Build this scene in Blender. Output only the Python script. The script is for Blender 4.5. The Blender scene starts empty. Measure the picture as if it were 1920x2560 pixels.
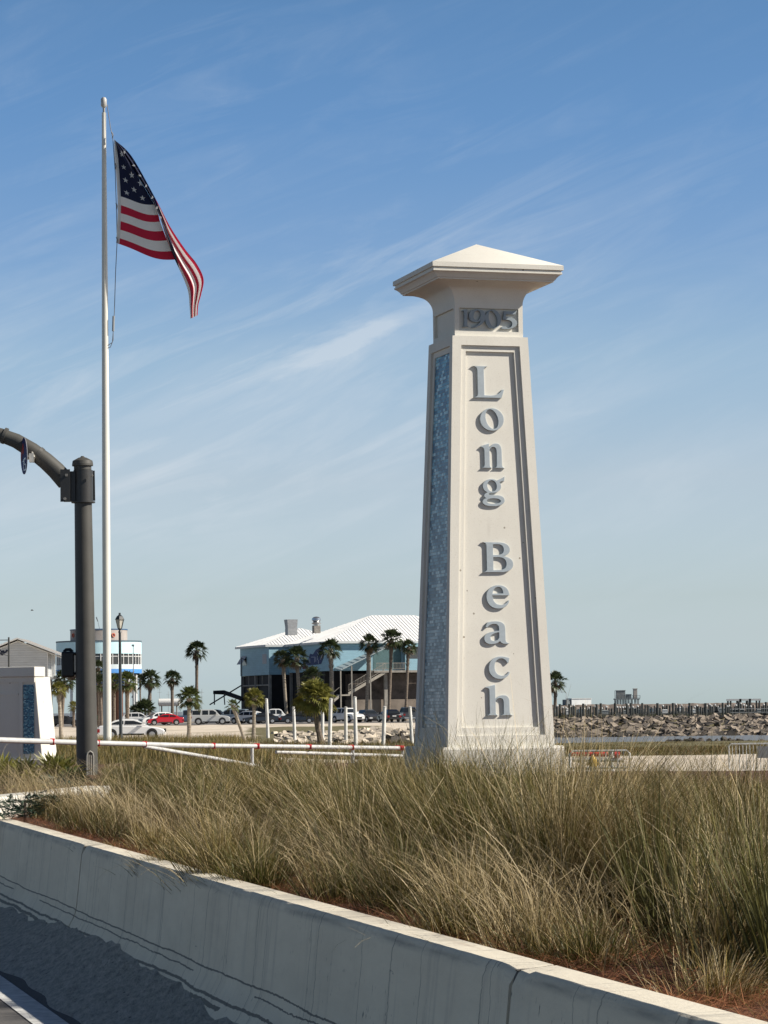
import bpy, math, random
import numpy as np
from mathutils import Vector, Matrix
random.seed(7)
S = bpy.context.scene
C = S.collection
R = math.radians
# ---------------------------------------------------------------- camera
F = 7000.0
CAMZ = 1.8
pit = math.atan(492.0 / F)
rol = R(0.70)
FV = Vector((0, math.cos(pit), math.sin(pit)))
R0 = Vector((1, 0, 0))
U0 = Vector((0, -math.sin(pit), math.cos(pit)))
UV_ = U0 * math.cos(rol) + R0 * math.sin(rol)
RV = R0 * math.cos(rol) - U0 * math.sin(rol)
cd = bpy.data.cameras.new('camera')
cam = bpy.data.objects.new('camera', cd)
C.objects.link(cam)
cam.matrix_world = Matrix(((RV.x, UV_.x, -FV.x, 0), (RV.y, UV_.y, -FV.y, 0), (RV.z, UV_.z, -FV.z, CAMZ), (0, 0, 0, 1)))
cd.sensor_fit = 'VERTICAL'
cd.sensor_height = 36
cd.lens = F / 2560 * 36
cd.clip_start = .1
cd.clip_end = 20000
S.camera = cam
# ---------------------------------------------------------------- light
SUN_EL, SUN_DIR = R(37), Vector((.988, -.157, 0)).normalized()
sd = Vector((SUN_DIR.x * math.cos(SUN_EL), SUN_DIR.y * math.cos(SUN_EL), math.sin(SUN_EL)))
sl = bpy.data.lights.new('sun', 'SUN')
sl.energy = 5.0
sl.angle = R(.5)
sl.color = (1, .93, .82)
so = bpy.data.objects.new('sun', sl)
so.rotation_euler = sd.to_track_quat('Z', 'Y').to_euler()
C.objects.link(so)
S.view_settings.view_transform = 'Standard'
S.view_settings.look = 'None'
S.view_settings.exposure = 0.5
S.view_settings.gamma = 1
W = bpy.data.worlds.new('World')
S.world = W
W.use_nodes = True
nt = W.node_tree
N, L = nt.nodes, nt.links
bg = N['Background']
bg.inputs['Strength'].default_value = .087


def wn(t, **kw):
    n = N.new(t)
    for k, v in kw.items():
        setattr(n, k, v)
    return n


def wmath(op, a, b=None, clamp=False):
    n = wn('ShaderNodeMath', operation=op, use_clamp=clamp)
    for i, v in enumerate((a, b)):
        if v is None:
            continue
        if isinstance(v, (int, float)):
            n.inputs[i].default_value = v
        else:
            L.new(v, n.inputs[i])
    return n.outputs[0]


sky = wn('ShaderNodeTexSky', sky_type='NISHITA')
sky.sun_disc = False
sky.sun_elevation = SUN_EL
sky.sun_rotation = math.atan2(SUN_DIR.x, SUN_DIR.y)
sky.air_density = 1.0
sky.dust_density = .8
sky.ozone_density = 2.5
tc = wn('ShaderNodeTexCoord')
sx = wn('ShaderNodeSeparateXYZ')
L.new(tc.outputs['Generated'], sx.inputs[0])
# tint of the air by height above the horizon (clear blue above, pale grey haze low down; unseen upper sky dimmed to deepen shade)
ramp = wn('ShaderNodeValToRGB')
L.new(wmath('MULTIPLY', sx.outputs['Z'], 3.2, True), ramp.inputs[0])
cr = ramp.color_ramp
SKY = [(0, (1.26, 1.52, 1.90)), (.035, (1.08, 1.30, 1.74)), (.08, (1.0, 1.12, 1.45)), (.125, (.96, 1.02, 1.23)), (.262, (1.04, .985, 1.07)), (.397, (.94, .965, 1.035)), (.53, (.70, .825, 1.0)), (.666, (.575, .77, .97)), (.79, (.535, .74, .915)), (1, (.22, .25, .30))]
cr.elements[0].position, cr.elements[0].color = SKY[0][0], (*SKY[0][1], 1)
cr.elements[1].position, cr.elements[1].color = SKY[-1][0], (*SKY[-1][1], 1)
for p, c in SKY[1:-1]:
    e = cr.elements.new(p)
    e.color = (*c, 1)
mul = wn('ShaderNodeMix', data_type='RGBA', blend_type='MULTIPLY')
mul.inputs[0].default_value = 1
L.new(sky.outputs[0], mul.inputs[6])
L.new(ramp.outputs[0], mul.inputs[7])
# cirrus: streaky noise on a high flat layer seen in perspective (direction / height)
h = wmath('MAXIMUM', wmath('ADD', sx.outputs['Z'], .05), .02)
# angular coordinates: azimuth and elevation
az = wmath('ARCTAN2', sx.outputs['X'], sx.outputs['Y'])
el = sx.outputs['Z']
TA = R(20)
ca, sa = math.cos(TA), math.sin(TA)
along = wmath('ADD', wmath('MULTIPLY', az, ca), wmath('MULTIPLY', el, sa))
across = wmath('SUBTRACT', wmath('MULTIPLY', el, ca), wmath('MULTIPLY', az, sa))


def streaks(su, sv, off, det, dist):
    cx = wn('ShaderNodeCombineXYZ')
    L.new(wmath('MULTIPLY', along, su), cx.inputs[0])
    L.new(wmath('MULTIPLY', across, sv), cx.inputs[1])
    cx.inputs[2].default_value = off
    n = wn('ShaderNodeTexNoise')
    n.inputs['Scale'].default_value = 1
    n.inputs['Detail'].default_value = det
    n.inputs['Roughness'].default_value = .62
    n.inputs['Distortion'].default_value = dist
    L.new(cx.outputs[0], n.inputs['Vector'])
    return n.outputs[0]


def band(center, width):
    d = wmath('ABSOLUTE', wmath('SUBTRACT', across, center))
    return wmath('SUBTRACT', 1, wmath('DIVIDE', d, width), True)


n1 = streaks(9, 55, 3.1, 7, 1.4)
n2 = streaks(22, 26, 8.6, 6, .9)
c1 = wmath('MULTIPLY', wmath('SUBTRACT', n1, .46, True), 3.0, True)
c2 = wmath('MULTIPLY', wmath('SUBTRACT', n2, .42, True), 2.2, True)
wis = wmath('ADD', wmath('MULTIPLY', wmath('MULTIPLY', c1, c2), .55), wmath('MULTIPLY', c1, .14))
edge = wmath('ADD', across, wmath('MULTIPLY', wmath('SUBTRACT', n2, .5), .010))


def band2(center, width):
    d = wmath('DIVIDE', wmath('ABSOLUTE', wmath('SUBTRACT', edge, center)), width)
    return wmath('SUBTRACT', 1, wmath('MULTIPLY', d, d), True)


st = wmath('MULTIPLY', band2(.1268, .0036), wmath('ADD', wmath('MULTIPLY', c1, .30), .55))
fade = wmath('SUBTRACT', 1, wmath('DIVIDE', wmath('ABSOLUTE', wmath('SUBTRACT', along, .03)), .085), True)
st = wmath('MULTIPLY', st, fade)
st2 = wmath('MULTIPLY', band2(.138, .028), wmath('ADD', wmath('MULTIPLY', c1, .42), .02))
st3 = wmath('MULTIPLY', band2(.100, .020), wmath('ADD', wmath('MULTIPLY', c1, .30), .03))
n3 = streaks(7, 24, 15.2, 5, .8)
c3 = wmath('MULTIPLY', wmath('MULTIPLY', wmath('SUBTRACT', n3, .40, True), 2.6, True), wmath('ADD', wmath('MULTIPLY', n1, .9), .1))
wide = wmath('SUBTRACT', 1, wmath('DIVIDE', wmath('ABSOLUTE', wmath('SUBTRACT', el, .105)), .085), True)
c3 = wmath('MULTIPLY', wmath('MULTIPLY', c3, wide), .95)
cl = wmath('ADD', wmath('ADD', wmath('ADD', wis, st), wmath('ADD', st2, st3)), c3, True)
lowf = wmath('MULTIPLY', wmath('SUBTRACT', wmath('MULTIPLY', el, 14), -.1), 1, True)
hif = wmath('SUBTRACT', 1, wmath('MULTIPLY', wmath('SUBTRACT', el, .14, True), 4.5), True)
rt = wmath('SUBTRACT', 1, wmath('MULTIPLY', wmath('SUBTRACT', along, .07, True), 7, True), True)
rt = wmath('MAXIMUM', rt, .35)
cl = wmath('MULTIPLY', wmath('MULTIPLY', wmath('MULTIPLY', cl, lowf), hif), rt)
mx = wn('ShaderNodeMix', data_type='RGBA')
L.new(wmath('MULTIPLY', cl, .58), mx.inputs[0])
L.new(mul.outputs[2], mx.inputs[6])
mx.inputs[7].default_value = (5.6, 6.1, 6.6, 1)
L.new(mx.outputs[2], bg.inputs['Color'])


# ---------------------------------------------------------------- helpers
def ray(px, py):
    return FV + RV * ((px - 960) / F) + UV_ * ((1280 - py) / F)


def P(px, py, d):
    r = ray(px, py)
    return Vector((0, 0, CAMZ)) + r * (d / r.y)


def G(px, py, z=0.0):
    r = ray(px, py)
    return Vector((0, 0, CAMZ)) + r * ((z - CAMZ) / r.z)


def XD(px, d):          # ground position seen at image column px, distance d (near the horizon)
    return P(px, 1775, d).x


def smooth(a, b, x):
    t = max(0, min(1, (x - a) / (b - a)))
    return t * t * (3 - 2 * t)


MC = {}


def M(name, col, rough=.6, var=.12, scale=4, bump=0, metal=0, streak=0, trans=0):
    if name in MC:
        return MC[name]
    m = bpy.data.materials.new(name)
    m.use_nodes = True
    t = m.node_tree
    b = t.nodes['Principled BSDF']
    b.inputs['Roughness'].default_value = rough
    b.inputs['Metallic'].default_value = metal
    b.inputs['Base Color'].default_value = (*col, 1)
    if var or bump:
        co = t.nodes.new('ShaderNodeTexCoord')
        no = t.nodes.new('ShaderNodeTexNoise')
        no.inputs['Scale'].default_value = scale
        no.inputs['Detail'].default_value = 6
        no.inputs['Roughness'].default_value = .6
        if streak:
            mp = t.nodes.new('ShaderNodeMapping')
            mp.inputs['Scale'].default_value = (1, 1, streak)
            t.links.new(co.outputs['Object'], mp.inputs[0])
            t.links.new(mp.outputs[0], no.inputs['Vector'])
        else:
            t.links.new(co.outputs['Object'], no.inputs['Vector'])
        rp = t.nodes.new('ShaderNodeValToRGB')
        lo, hi = 1 - 2.2 * var, 1 + 1.6 * var
        rp.color_ramp.elements[0].color = (*[max(0, c * lo) for c in col], 1)
        rp.color_ramp.elements[1].color = (*[min(1, c * hi) for c in col], 1)
        rp.color_ramp.elements[0].position = .3
        rp.color_ramp.elements[1].position = .7
        t.links.new(no.outputs[0], rp.inputs[0])
        t.links.new(rp.outputs[0], b.inputs['Base Color'])
        if bump:
            bp = t.nodes.new('ShaderNodeBump')
            bp.inputs['Strength'].default_value = .6
            bp.inputs['Distance'].default_value = bump
            t.links.new(no.outputs[0], bp.inputs['Height'])
            t.links.new(bp.outputs[0], b.inputs['Normal'])
    MC[name] = m
    return m


class MB:
    def __init__(s):
        s.v, s.f, s.mi, s.uv = [], [], [], {}

    def add(s, vs, fs, mi=0):
        o = len(s.v)
        s.v += [tuple(v) for v in vs]
        for f in fs:
            s.f.append(tuple(o + i for i in f))
            s.mi.append(mi)
        return s

    def box(s, x0, x1, y0, y1, z0, z1, mi=0, top=None):
        a = top if top else (x0, x1, y0, y1)
        return s.add([(x0, y0, z0), (x1, y0, z0), (x1, y1, z0), (x0, y1, z0), (a[0], a[2], z1), (a[1], a[2], z1), (a[1], a[3], z1), (a[0], a[3], z1)],
                     [(0, 3, 2, 1), (4, 5, 6, 7), (0, 1, 5, 4), (1, 2, 6, 5), (2, 3, 7, 6), (3, 0, 4, 7)], mi)

    def tube(s, pts, rs, n=10, mi=0, cap=True):
        pts = [Vector(p) for p in pts]
        if not hasattr(rs, '__len__'):
            rs = [rs] * len(pts)
        vs, fs = [], []
        up = None
        for i, p in enumerate(pts):
            d = (pts[min(i + 1, len(pts) - 1)] - pts[max(i - 1, 0)]).normalized()
            if up is None:
                up = Vector((0, 0, 1)) if abs(d.z) < .9 else Vector((1, 0, 0))
            a = d.cross(up).normalized()
            b = a.cross(d).normalized()
            up = b
            for k in range(n):
                t = 2 * math.pi * k / n
                vs.append(p + (a * math.cos(t) + b * math.sin(t)) * rs[i])
        for i in range(len(pts) - 1):
            for k in range(n):
                k2 = (k + 1) % n
                fs.append((i * n + k, i * n + k2, (i + 1) * n + k2, (i + 1) * n + k))
        if cap:
            fs.append(tuple(range(n - 1, -1, -1)))
            fs.append(tuple((len(pts) - 1) * n + k for k in range(n)))
        return s.add(vs, fs, mi)

    def lathe(s, prof, n=20, mi=0, c=(0, 0, 0)):
        vs, fs = [], []
        for r, z in prof:
            for k in range(n):
                t = 2 * math.pi * k / n
                vs.append((c[0] + r * math.cos(t), c[1] + r * math.sin(t), c[2] + z))
        for i in range(len(prof) - 1):
            for k in range(n):
                k2 = (k + 1) % n
                fs.append((i * n + k, i * n + k2, (i + 1) * n + k2, (i + 1) * n + k))
        fs.append(tuple(range(n - 1, -1, -1)))
        fs.append(tuple((len(prof) - 1) * n + k for k in range(n)))
        return s.add(vs, fs, mi)

    def build(s, name, mats, parent=None, smooth_=False, mat=None, bevel=0):
        me = bpy.data.meshes.new(name)
        me.from_pydata(s.v, [], s.f)
        for m in (mats if isinstance(mats, (list, tuple)) else [mats]):
            me.materials.append(m)
        me.polygons.foreach_set('material_index', s.mi)
        if smooth_:
            me.polygons.foreach_set('use_smooth', [True] * len(s.f))
            me.set_sharp_from_angle(angle=R(38))
        me.update()
        o = bpy.data.objects.new(name, me)
        if mat is not None:
            me.transform(mat)
        C.objects.link(o)
        if parent:
            o.parent = parent
        if bevel:
            b = o.modifiers.new('bevel', 'BEVEL')
            b.width = bevel
            b.segments = 2
            b.limit_method = 'ANGLE'
        return o


def tag(o, label=None, cat=None, group=None, kind=None):
    if label:
        o['label'] = label
    if cat:
        o['category'] = cat
    if group:
        o['group'] = group
    if kind:
        o['kind'] = kind
    return o


def empty(name, loc, rz=0, label=None, cat=None, group=None, sc=1):
    o = bpy.data.objects.new(name, None)
    o.location = loc
    o.rotation_euler.z = rz
    o.scale = (sc, sc, sc)
    o.empty_display_size = .2
    C.objects.link(o)
    return tag(o, label, cat, group)


def copy_tree(o, parent=None):
    c = o.copy()
    C.objects.link(c)
    c.parent = parent
    for ch in list(o.children):
        copy_tree(ch, c)
    return c


# ---------------------------------------------------------------- terrain
def xl(y):
    return 1.145 - .2675 * (min(y, 135) - 8.35)


def bump(x, y, s=1.0):
    return (math.sin(x * .9 * s + y * .31 * s) + math.sin(x * .37 * s - y * .83 * s + 1.3) + math.sin(x * 1.7 * s + 2) * .4) / 2.4


def hz(x, y):
    c = x - xl(y)
    if c < .07 and y < 60:
        return 0.0
    if c < .07 and y < 118:
        return 0.0
    q = x / max(y, 1)
    zb = .70 + .005 * (min(y, 40) - 8)
    left = .85 if y < 40 else .85
    left = zb if y < 40 else .86 - .96 * smooth(84, 116, y)
    right = zb if y < 48 else .86 - 1.21 * smooth(48, 74, y)
    if y > 39.5:
        s2 = smooth(.045, .062, q)
        right = right * (1 - s2) + (.86 - 1.21 * smooth(39.5, 62, y)) * s2
    sl_ = smooth(-.02, -.06, q) if y < 200 else 0
    z = right * (1 - sl_) + left * sl_
    t = smooth(.015 * y, .05 * y, x)
    if y >= 125:
        rr = -.35 + .35 * smooth(180, 212, y)        # open ground in the middle
        z = (rr * (1 - sl_) + left * sl_)
    if y < 125:
        z += t * 0
    else:
        deep = -.35 - 1.42 * smooth(165, 200, y)
        if y > 303:
            deep = -1.77 + 1.98 * smooth(303, 330, y)
        if y > 336:
            deep = .21 - 2.9 * smooth(337, 352, y)
        z = z * (1 - t) + deep * t
    if y > 470:
        z = z * (1 - smooth(470, 482, y)) - 2.7 * smooth(470, 482, y)
    amp = .03 if y < 60 else (.05 if y < 140 else .07)
    if y > 355 and t < .5:
        amp = 0
    if 180 < y < 210 and x < -8:
        amp = .02
    z += bump(x, y) * amp
    return z


cs = [0]
st_ = .35
while cs[-1] < 400:
    cs.append(cs[-1] + st_)
    if cs[-1] > 14:
        st_ *= 1.12
cs = [-c for c in reversed(cs[1:])] + [.04, .10] + cs[1:]
ys = [3 + i * .8 for i in range(72)]
y = ys[-1]
while y < 345:
    y += 1.6
    ys.append(y)
while y < 500:
    y += 4
    ys.append(y)
mb = MB()
zone = []
for y in ys:
    for c in cs:
        x = xl(y) + c
        mb.v.append((x, y, hz(x, y)))
        q = x / y
        mul_ = 1.0 if (c > .07 and y < 52) else 0
        grs = 0.0
        if q > .0 and 122 < y < 200:
            grs = 1.0
        if -.05 < q <= 0.0 and 120 < y < 300:
            grs = .55
        if y > 160 and q > .03:
            grs = .75
        if q < -.05 and 60 < y < 130:
            grs = .7
        if 52 <= y < 66:
            grs = .8
        zone.append((mul_, grs, 1.0 if (c <= .07 and y < 118) else 0.0, 1))
nc = len(cs)
for i in range(len(ys) - 1):
    for j in range(nc - 1):
        mb.f.append((i * nc + j, i * nc + j + 1, (i + 1) * nc + j + 1, (i + 1) * nc + j))
        mb.mi.append(0)
gm = bpy.data.materials.new('ground_mix')
gm.use_nodes = True
t = gm.node_tree
b = t.nodes['Principled BSDF']
b.inputs['Roughness'].default_value = .95
co = t.nodes.new('ShaderNodeTexCoord')


def tn(t, scale, det=8, rough=.65, sc=None):
    n = t.nodes.new('ShaderNodeTexNoise')
    n.inputs['Scale'].default_value = scale
    n.inputs['Detail'].default_value = det
    n.inputs['Roughness'].default_value = rough
    co = next(k for k in t.nodes if k.type == 'TEX_COORD')
    if sc:
        mp = t.nodes.new('ShaderNodeMapping')
        mp.inputs['Scale'].default_value = sc
        t.links.new(co.outputs['Object'], mp.inputs[0])
        t.links.new(mp.outputs[0], n.inputs['Vector'])
    else:
        t.links.new(co.outputs['Object'], n.inputs['Vector'])
    return n.outputs[0]


def tramp(t, fac, els):
    r = t.nodes.new('ShaderNodeValToRGB')
    c = r.color_ramp
    c.elements[0].position, c.elements[0].color = els[0][0], (*els[0][1], 1)
    c.elements[1].position, c.elements[1].color = els[-1][0], (*els[-1][1], 1)
    for p, k in els[1:-1]:
        c.elements.new(p).color = (*k, 1)
    t.links.new(fac, r.inputs[0])
    return r.outputs[0]


def tmix(t, fac, a, b, mode='MIX'):
    n = t.nodes.new('ShaderNodeMix')
    n.data_type = 'RGBA'
    n.blend_type = mode
    for s, v in ((0, fac), (6, a), (7, b)):
        if isinstance(v, (int, float)):
            n.inputs[s].default_value = v
        elif isinstance(v, tuple):
            n.inputs[s].default_value = (*v, 1)
        else:
            t.links.new(v, n.inputs[s])
    return n.outputs[2]


def tm(t, op, a, b=None, clamp=False):
    n = t.nodes.new('ShaderNodeMath')
    n.operation = op
    n.use_clamp = clamp
    for i, v in enumerate((a, b)):
        if v is None:
            continue
        if isinstance(v, (int, float)):
            n.inputs[i].default_value = v
        else:
            t.links.new(v, n.inputs[i])
    return n.outputs[0]


def tbump(t, hgt, dist, strength=.7):
    bp = t.nodes.new('ShaderNodeBump')
    bp.inputs['Strength'].default_value = strength
    bp.inputs['Distance'].default_value = dist
    t.links.new(hgt, bp.inputs['Height'])
    t.links.new(bp.outputs[0], t.nodes['Principled BSDF'].inputs['Normal'])


at = t.nodes.new('ShaderNodeAttribute')
at.attribute_name = 'zone'
sp = t.nodes.new('ShaderNodeSeparateColor')
t.links.new(at.outputs['Color'], sp.inputs[0])
nf = tn(t, 1.3)
nb = tn(t, .12, 5, .6, (1, .35, 1))
sand = tramp(t, nf, [(.25, (.42, .35, .27)), (.5, (.60, .52, .42)), (.8, (.70, .63, .53))])
sand = tmix(t, tm(t, 'MULTIPLY', tm(t, 'SUBTRACT', nb, .52, True), 5, True), sand, (.33, .28, .19))
veg = tramp(t, tn(t, 2.2), [(.3, (.045, .045, .018)), (.5, (.12, .105, .04)), (.7, (.22, .18, .09))])
mulch = tramp(t, tn(t, 30, 8, .8), [(.3, (.020, .010, .006)), (.52, (.085, .034, .018)), (.75, (.22, .10, .055))])
road_c = tramp(t, tn(t, 60, 6, .8), [(.3, (.05, .05, .05)), (.7, (.16, .15, .14))])
vf = tm(t, 'MULTIPLY', tm(t, 'SUBTRACT', tm(t, 'ADD', sp.outputs[1], nf), .72, True), 4, True)
base = tmix(t, vf, sand, veg)
base = tmix(t, sp.outputs[0], base, mulch)
base = tmix(t, sp.outputs[2], base, road_c)
t.links.new(base, b.inputs['Base Color'])
tbump(t, nf, .06)
ter = mb.build('ground', gm, smooth_=True)
ca_ = ter.data.color_attributes.new('zone', 'FLOAT_COLOR', 'POINT')
ca_.data.foreach_set('color', np.array(zone, dtype=np.float32).ravel())
tag(ter, kind='structure')

# sea to the horizon
wm = bpy.data.materials.new('sea_water')
wm.use_nodes = True
t = wm.node_tree
t.nodes.new('ShaderNodeTexCoord')
b = t.nodes['Principled BSDF']
b.inputs['Base Color'].default_value = (.17, .17, .16, 1)
b.inputs['Roughness'].default_value = .38
tbump(t, tn(t, .9, 6, .6, (.6, 2.5, 1)), .05, .4)
mb = MB()
mb.add([(-6000, 140, -1.5), (6000, 140, -1.5), (6000, 15000, -1.5), (-6000, 15000, -1.5)], [(0, 1, 2, 3)])
tag(mb.build('sea', wm), kind='structure')

# asphalt lot in the distance, road by the sedan
am = M('old_asphalt', (.17, .16, .155), .9, .15, .6)


def sheet(name, pts, m, zoff=.012):
    mb = MB()
    mb.add(pts, [tuple(range(len(pts)))])
    return tag(mb.build(name, m), kind='structure')


sheet('parking_lot', [(-90, 357, .035), (XD(1130, 357), 357, .035), (XD(1130, 357), 440, .035), (-90, 440, .035)], am)
# ---------------------------------------------------------------- road edge: line, drifted sand
du = Vector((-.2675, 1, 0)).normalized()      # along the barrier, away from the camera
dn = Vector((-du.y, du.x, 0))                 # towards the road


def BL(s, c):           # s metres of world Y, c metres to the road side of the top edge
    return Vector((1.145 - .2675 * (s - 8.35), s, 0)) + dn * c


lm = M('worn_white_line', (.62, .62, .60), .8, .12, 9)
mb = MB()
for i in range(40):
    a, b_ = 3 + i * 1.3, 3 + (i + 1) * 1.3
    mb.add([BL(a, .83) + Vector((0, 0, .005)), BL(a, 1.03) + Vector((0, 0, .005)), BL(b_, 1.03) + Vector((0, 0, .005)), BL(b_, .83) + Vector((0, 0, .005))], [(0, 1, 2, 3)])
tag(mb.build('road_line', lm), kind='structure')
sm = bpy.data.materials.new('drifted_sand')
sm.use_nodes = True
t = sm.node_tree
t.nodes.new('ShaderNodeTexCoord')
t.nodes['Principled BSDF'].inputs['Roughness'].default_value = 1
n_ = tn(t, 9, 9, .7, (2.5, .8, 1))
cc = tramp(t, n_, [(.32, (.24, .23, .20)), (.5, (.43, .41, .36)), (.72, (.60, .57, .50))])
vo = t.nodes.new('ShaderNodeTexVoronoi')
vo.inputs['Scale'].default_value = 5
mp = t.nodes.new('ShaderNodeMapping')
mp.inputs['Scale'].default_value = (2.4, 1.0, 1)
t.links.new(next(k for k in t.nodes if k.type == 'TEX_COORD').outputs['Object'], mp.inputs[0])
t.links.new(mp.outputs[0], vo.inputs['Vector'])
dk = tm(t, 'LESS_THAN', vo.outputs['Distance'], .09)
cc = tmix(t, tm(t, 'MULTIPLY', dk, .8), cc, (.05, .045, .04))
t.links.new(cc, t.nodes['Principled BSDF'].inputs['Base Color'])
tbump(t, n_, .05, .9)
mb = MB()
S_ = [3 + i * .16 for i in range(300)]
for s in S_:
    wv = .5 + .5 * math.sin(s * .42 + 2.2) * math.sin(s * .9)
    for k in range(10):
        u = k / 9
        top = .22 + .045 * math.sin(s * .55 - 9.2) + .012 * math.sin(s * 2.7) + .010 * math.sin(s * 7.9 + 1) + .008 * math.sin(s * 17.3) - .05 * smooth(16, 12, s)
        wd = .76 + .03 * math.sin(s * 1.9) + .02 * math.sin(s * 5.1)
        z = top * (1 - u) ** 1.3 * (.92 + .08 * wv) + .012 * math.sin(s * 7 + u * 9) * u * (1 - u) * 2
        mb.v.append(tuple(BL(s, .02 + wd * u) + Vector((0, 0, max(z, 0) + (.008 if u < .999 else -.01)))))
for i in range(len(S_) - 1):
    for k in range(9):
        mb.f.append((i * 10 + k, i * 10 + k + 1, (i + 1) * 10 + k + 1, (i + 1) * 10 + k))
        mb.mi.append(0)
tag(mb.build('drifted_sand', sm, smooth_=True), kind='stuff', label='grey drifted sand and grit banked along the foot of the concrete barrier', cat='sand')

# ---------------------------------------------------------------- concrete barrier
bm_ = bpy.data.materials.new('barrier_concrete')
bm_.use_nodes = True
t = bm_.node_tree
t.nodes.new('ShaderNodeTexCoord')
b = t.nodes['Principled BSDF']
b.inputs['Roughness'].default_value = .88
tx = next(k for k in t.nodes if k.type == 'TEX_COORD')
uvs = t.nodes.new('ShaderNodeSeparateXYZ')
t.links.new(tx.outputs['UV'], uvs.inputs[0])
U_, V_ = uvs.outputs[0], uvs.outputs[1]


def uvnoise(su, sv, det=6, off=0):
    cx = t.nodes.new('ShaderNodeCombineXYZ')
    t.links.new(tm(t, 'MULTIPLY', U_, su), cx.inputs[0])
    t.links.new(tm(t, 'MULTIPLY', V_, sv), cx.inputs[1])
    cx.inputs[2].default_value = off
    n = t.nodes.new('ShaderNodeTexNoise')
    n.inputs['Scale'].default_value = 1
    n.inputs['Detail'].default_value = det
    n.inputs['Roughness'].default_value = .65
    t.links.new(cx.outputs[0], n.inputs['Vector'])
    return n.outputs[0]


cc = tramp(t, uvnoise(1.1, 3, 8), [(.3, (.62, .56, .44)), (.7, (.75, .685, .54))])
cc = tmix(t, tm(t, 'MULTIPLY', tm(t, 'SUBTRACT', uvnoise(9, .7, 5, 3), .55, True), 2.2, True), cc, (.30, .28, .25))
# dark drips from the arris
drip = tm(t, 'MULTIPLY', tm(t, 'SUBTRACT', uvnoise(3.2, .5, 6, 7), .60, True), 9, True)
cc = tmix(t, tm(t, 'MULTIPLY', drip, tm(t, 'MULTIPLY', tm(t, 'SUBTRACT', V_, .42, True), 1.5, True)), cc, (.10, .098, .09))
# small dark pits, stretched upright
pit_ = tm(t, 'MULTIPLY', tm(t, 'SUBTRACT', uvnoise(30, 8, 3, 1), .64, True), 16, True)
cc = tmix(t, tm(t, 'MULTIPLY', pit_, tm(t, 'MULTIPLY', tm(t, 'SUBTRACT', uvnoise(.8, 1.5, 3, 12), .46, True), 9, True)), cc, (.11, .11, .10))
gr = tm(t, 'MULTIPLY', tm(t, 'SUBTRACT', uvnoise(1.3, 6, 7, 61), .42, True), 4, True)
gb = tm(t, 'SUBTRACT', 1, tm(t, 'MULTIPLY', tm(t, 'ABSOLUTE', tm(t, 'SUBTRACT', V_, .795)), 26), True)
cc = tmix(t, tm(t, 'MULTIPLY', tm(t, 'MULTIPLY', gr, gb), .75), cc, (.15, .15, .14))
ch = tm(t, 'MULTIPLY', tm(t, 'SUBTRACT', uvnoise(5, 16, 4, 71), .66, True), 14, True)
cc = tmix(t, tm(t, 'MULTIPLY', ch, tm(t, 'MULTIPLY', tm(t, 'SUBTRACT', uvnoise(.5, .9, 2, 72), .56, True), 10, True)), cc, (.06, .062, .055))
# long scuff lines left by wheels


def scuff(v0, amp, w, su, off, thr):
    global cc
    wob = tm(t, 'ADD', tm(t, 'MULTIPLY', tm(t, 'SUBTRACT', uvnoise(su, 0, 4, off), .5), amp), tm(t, 'MULTIPLY', tm(t, 'SUBTRACT', uvnoise(16, 0, 5, off), .5), .022))
    d = tm(t, 'ABSOLUTE', tm(t, 'SUBTRACT', tm(t, 'SUBTRACT', V_, v0), wob))
    m = tm(t, 'LESS_THAN', d, tm(t, 'MULTIPLY', uvnoise(14, 5, 4, off + 3), w * 2))
    pres = tm(t, 'GREATER_THAN', uvnoise(.22, 0, 1, off + 9), thr)
    cc = tmix(t, tm(t, 'MULTIPLY', tm(t, 'MULTIPLY', m, pres), .85), cc, (.085, .085, .08))


scuff(.330, .08, .0050, .55, 2, .30)
scuff(.285, .07, .0040, .8, 5, .44)
scuff(.205, .09, .0080, .7, 8, .36)
scuff(.165, .10, .0100, .5, 21, .44)
# upright hairline cracks
for off, su in ((31, 1.0), (37, .73)):
    fr = tm(t, 'FRACT', tm(t, 'ADD', tm(t, 'MULTIPLY', U_, su), tm(t, 'MULTIPLY', uvnoise(0, 2.2, 6, off), .16)))
    m = tm(t, 'LESS_THAN', tm(t, 'ABSOLUTE', tm(t, 'SUBTRACT', fr, .5)), .0042)
    cc = tmix(t, tm(t, 'MULTIPLY', m, tm(t, 'MULTIPLY', uvnoise(5, 9, 3, off), 1.1, True)), cc, (.11, .11, .10))
# rusty patches on the top face
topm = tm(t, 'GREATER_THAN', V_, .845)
cc = tmix(t, tm(t, 'MULTIPLY', topm, tm(t, 'MULTIPLY', tm(t, 'SUBTRACT', uvnoise(1.2, 9, 5, 50), .58, True), 5, True)), cc, (.36, .24, .15))
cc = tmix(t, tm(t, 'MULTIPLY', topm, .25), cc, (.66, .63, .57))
t.links.new(cc, b.inputs['Base Color'])
bh = uvnoise(30, 30, 6, 4)
tbump(t, bh, .008, .6)
PROF = [(-.165, .5, 1.2), (-.160, .797, .98), (-.150, .812, .965), (-.002, .812, .85), (.010, .803, .835), (.020, .785, .80), (.030, .74, .74), (.070, .36, .36), (.085, .29, .29), (.15, .17, .17), (.235, .085, .085), (.238, -.02, 0)]
rng = random.Random(3)


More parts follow.
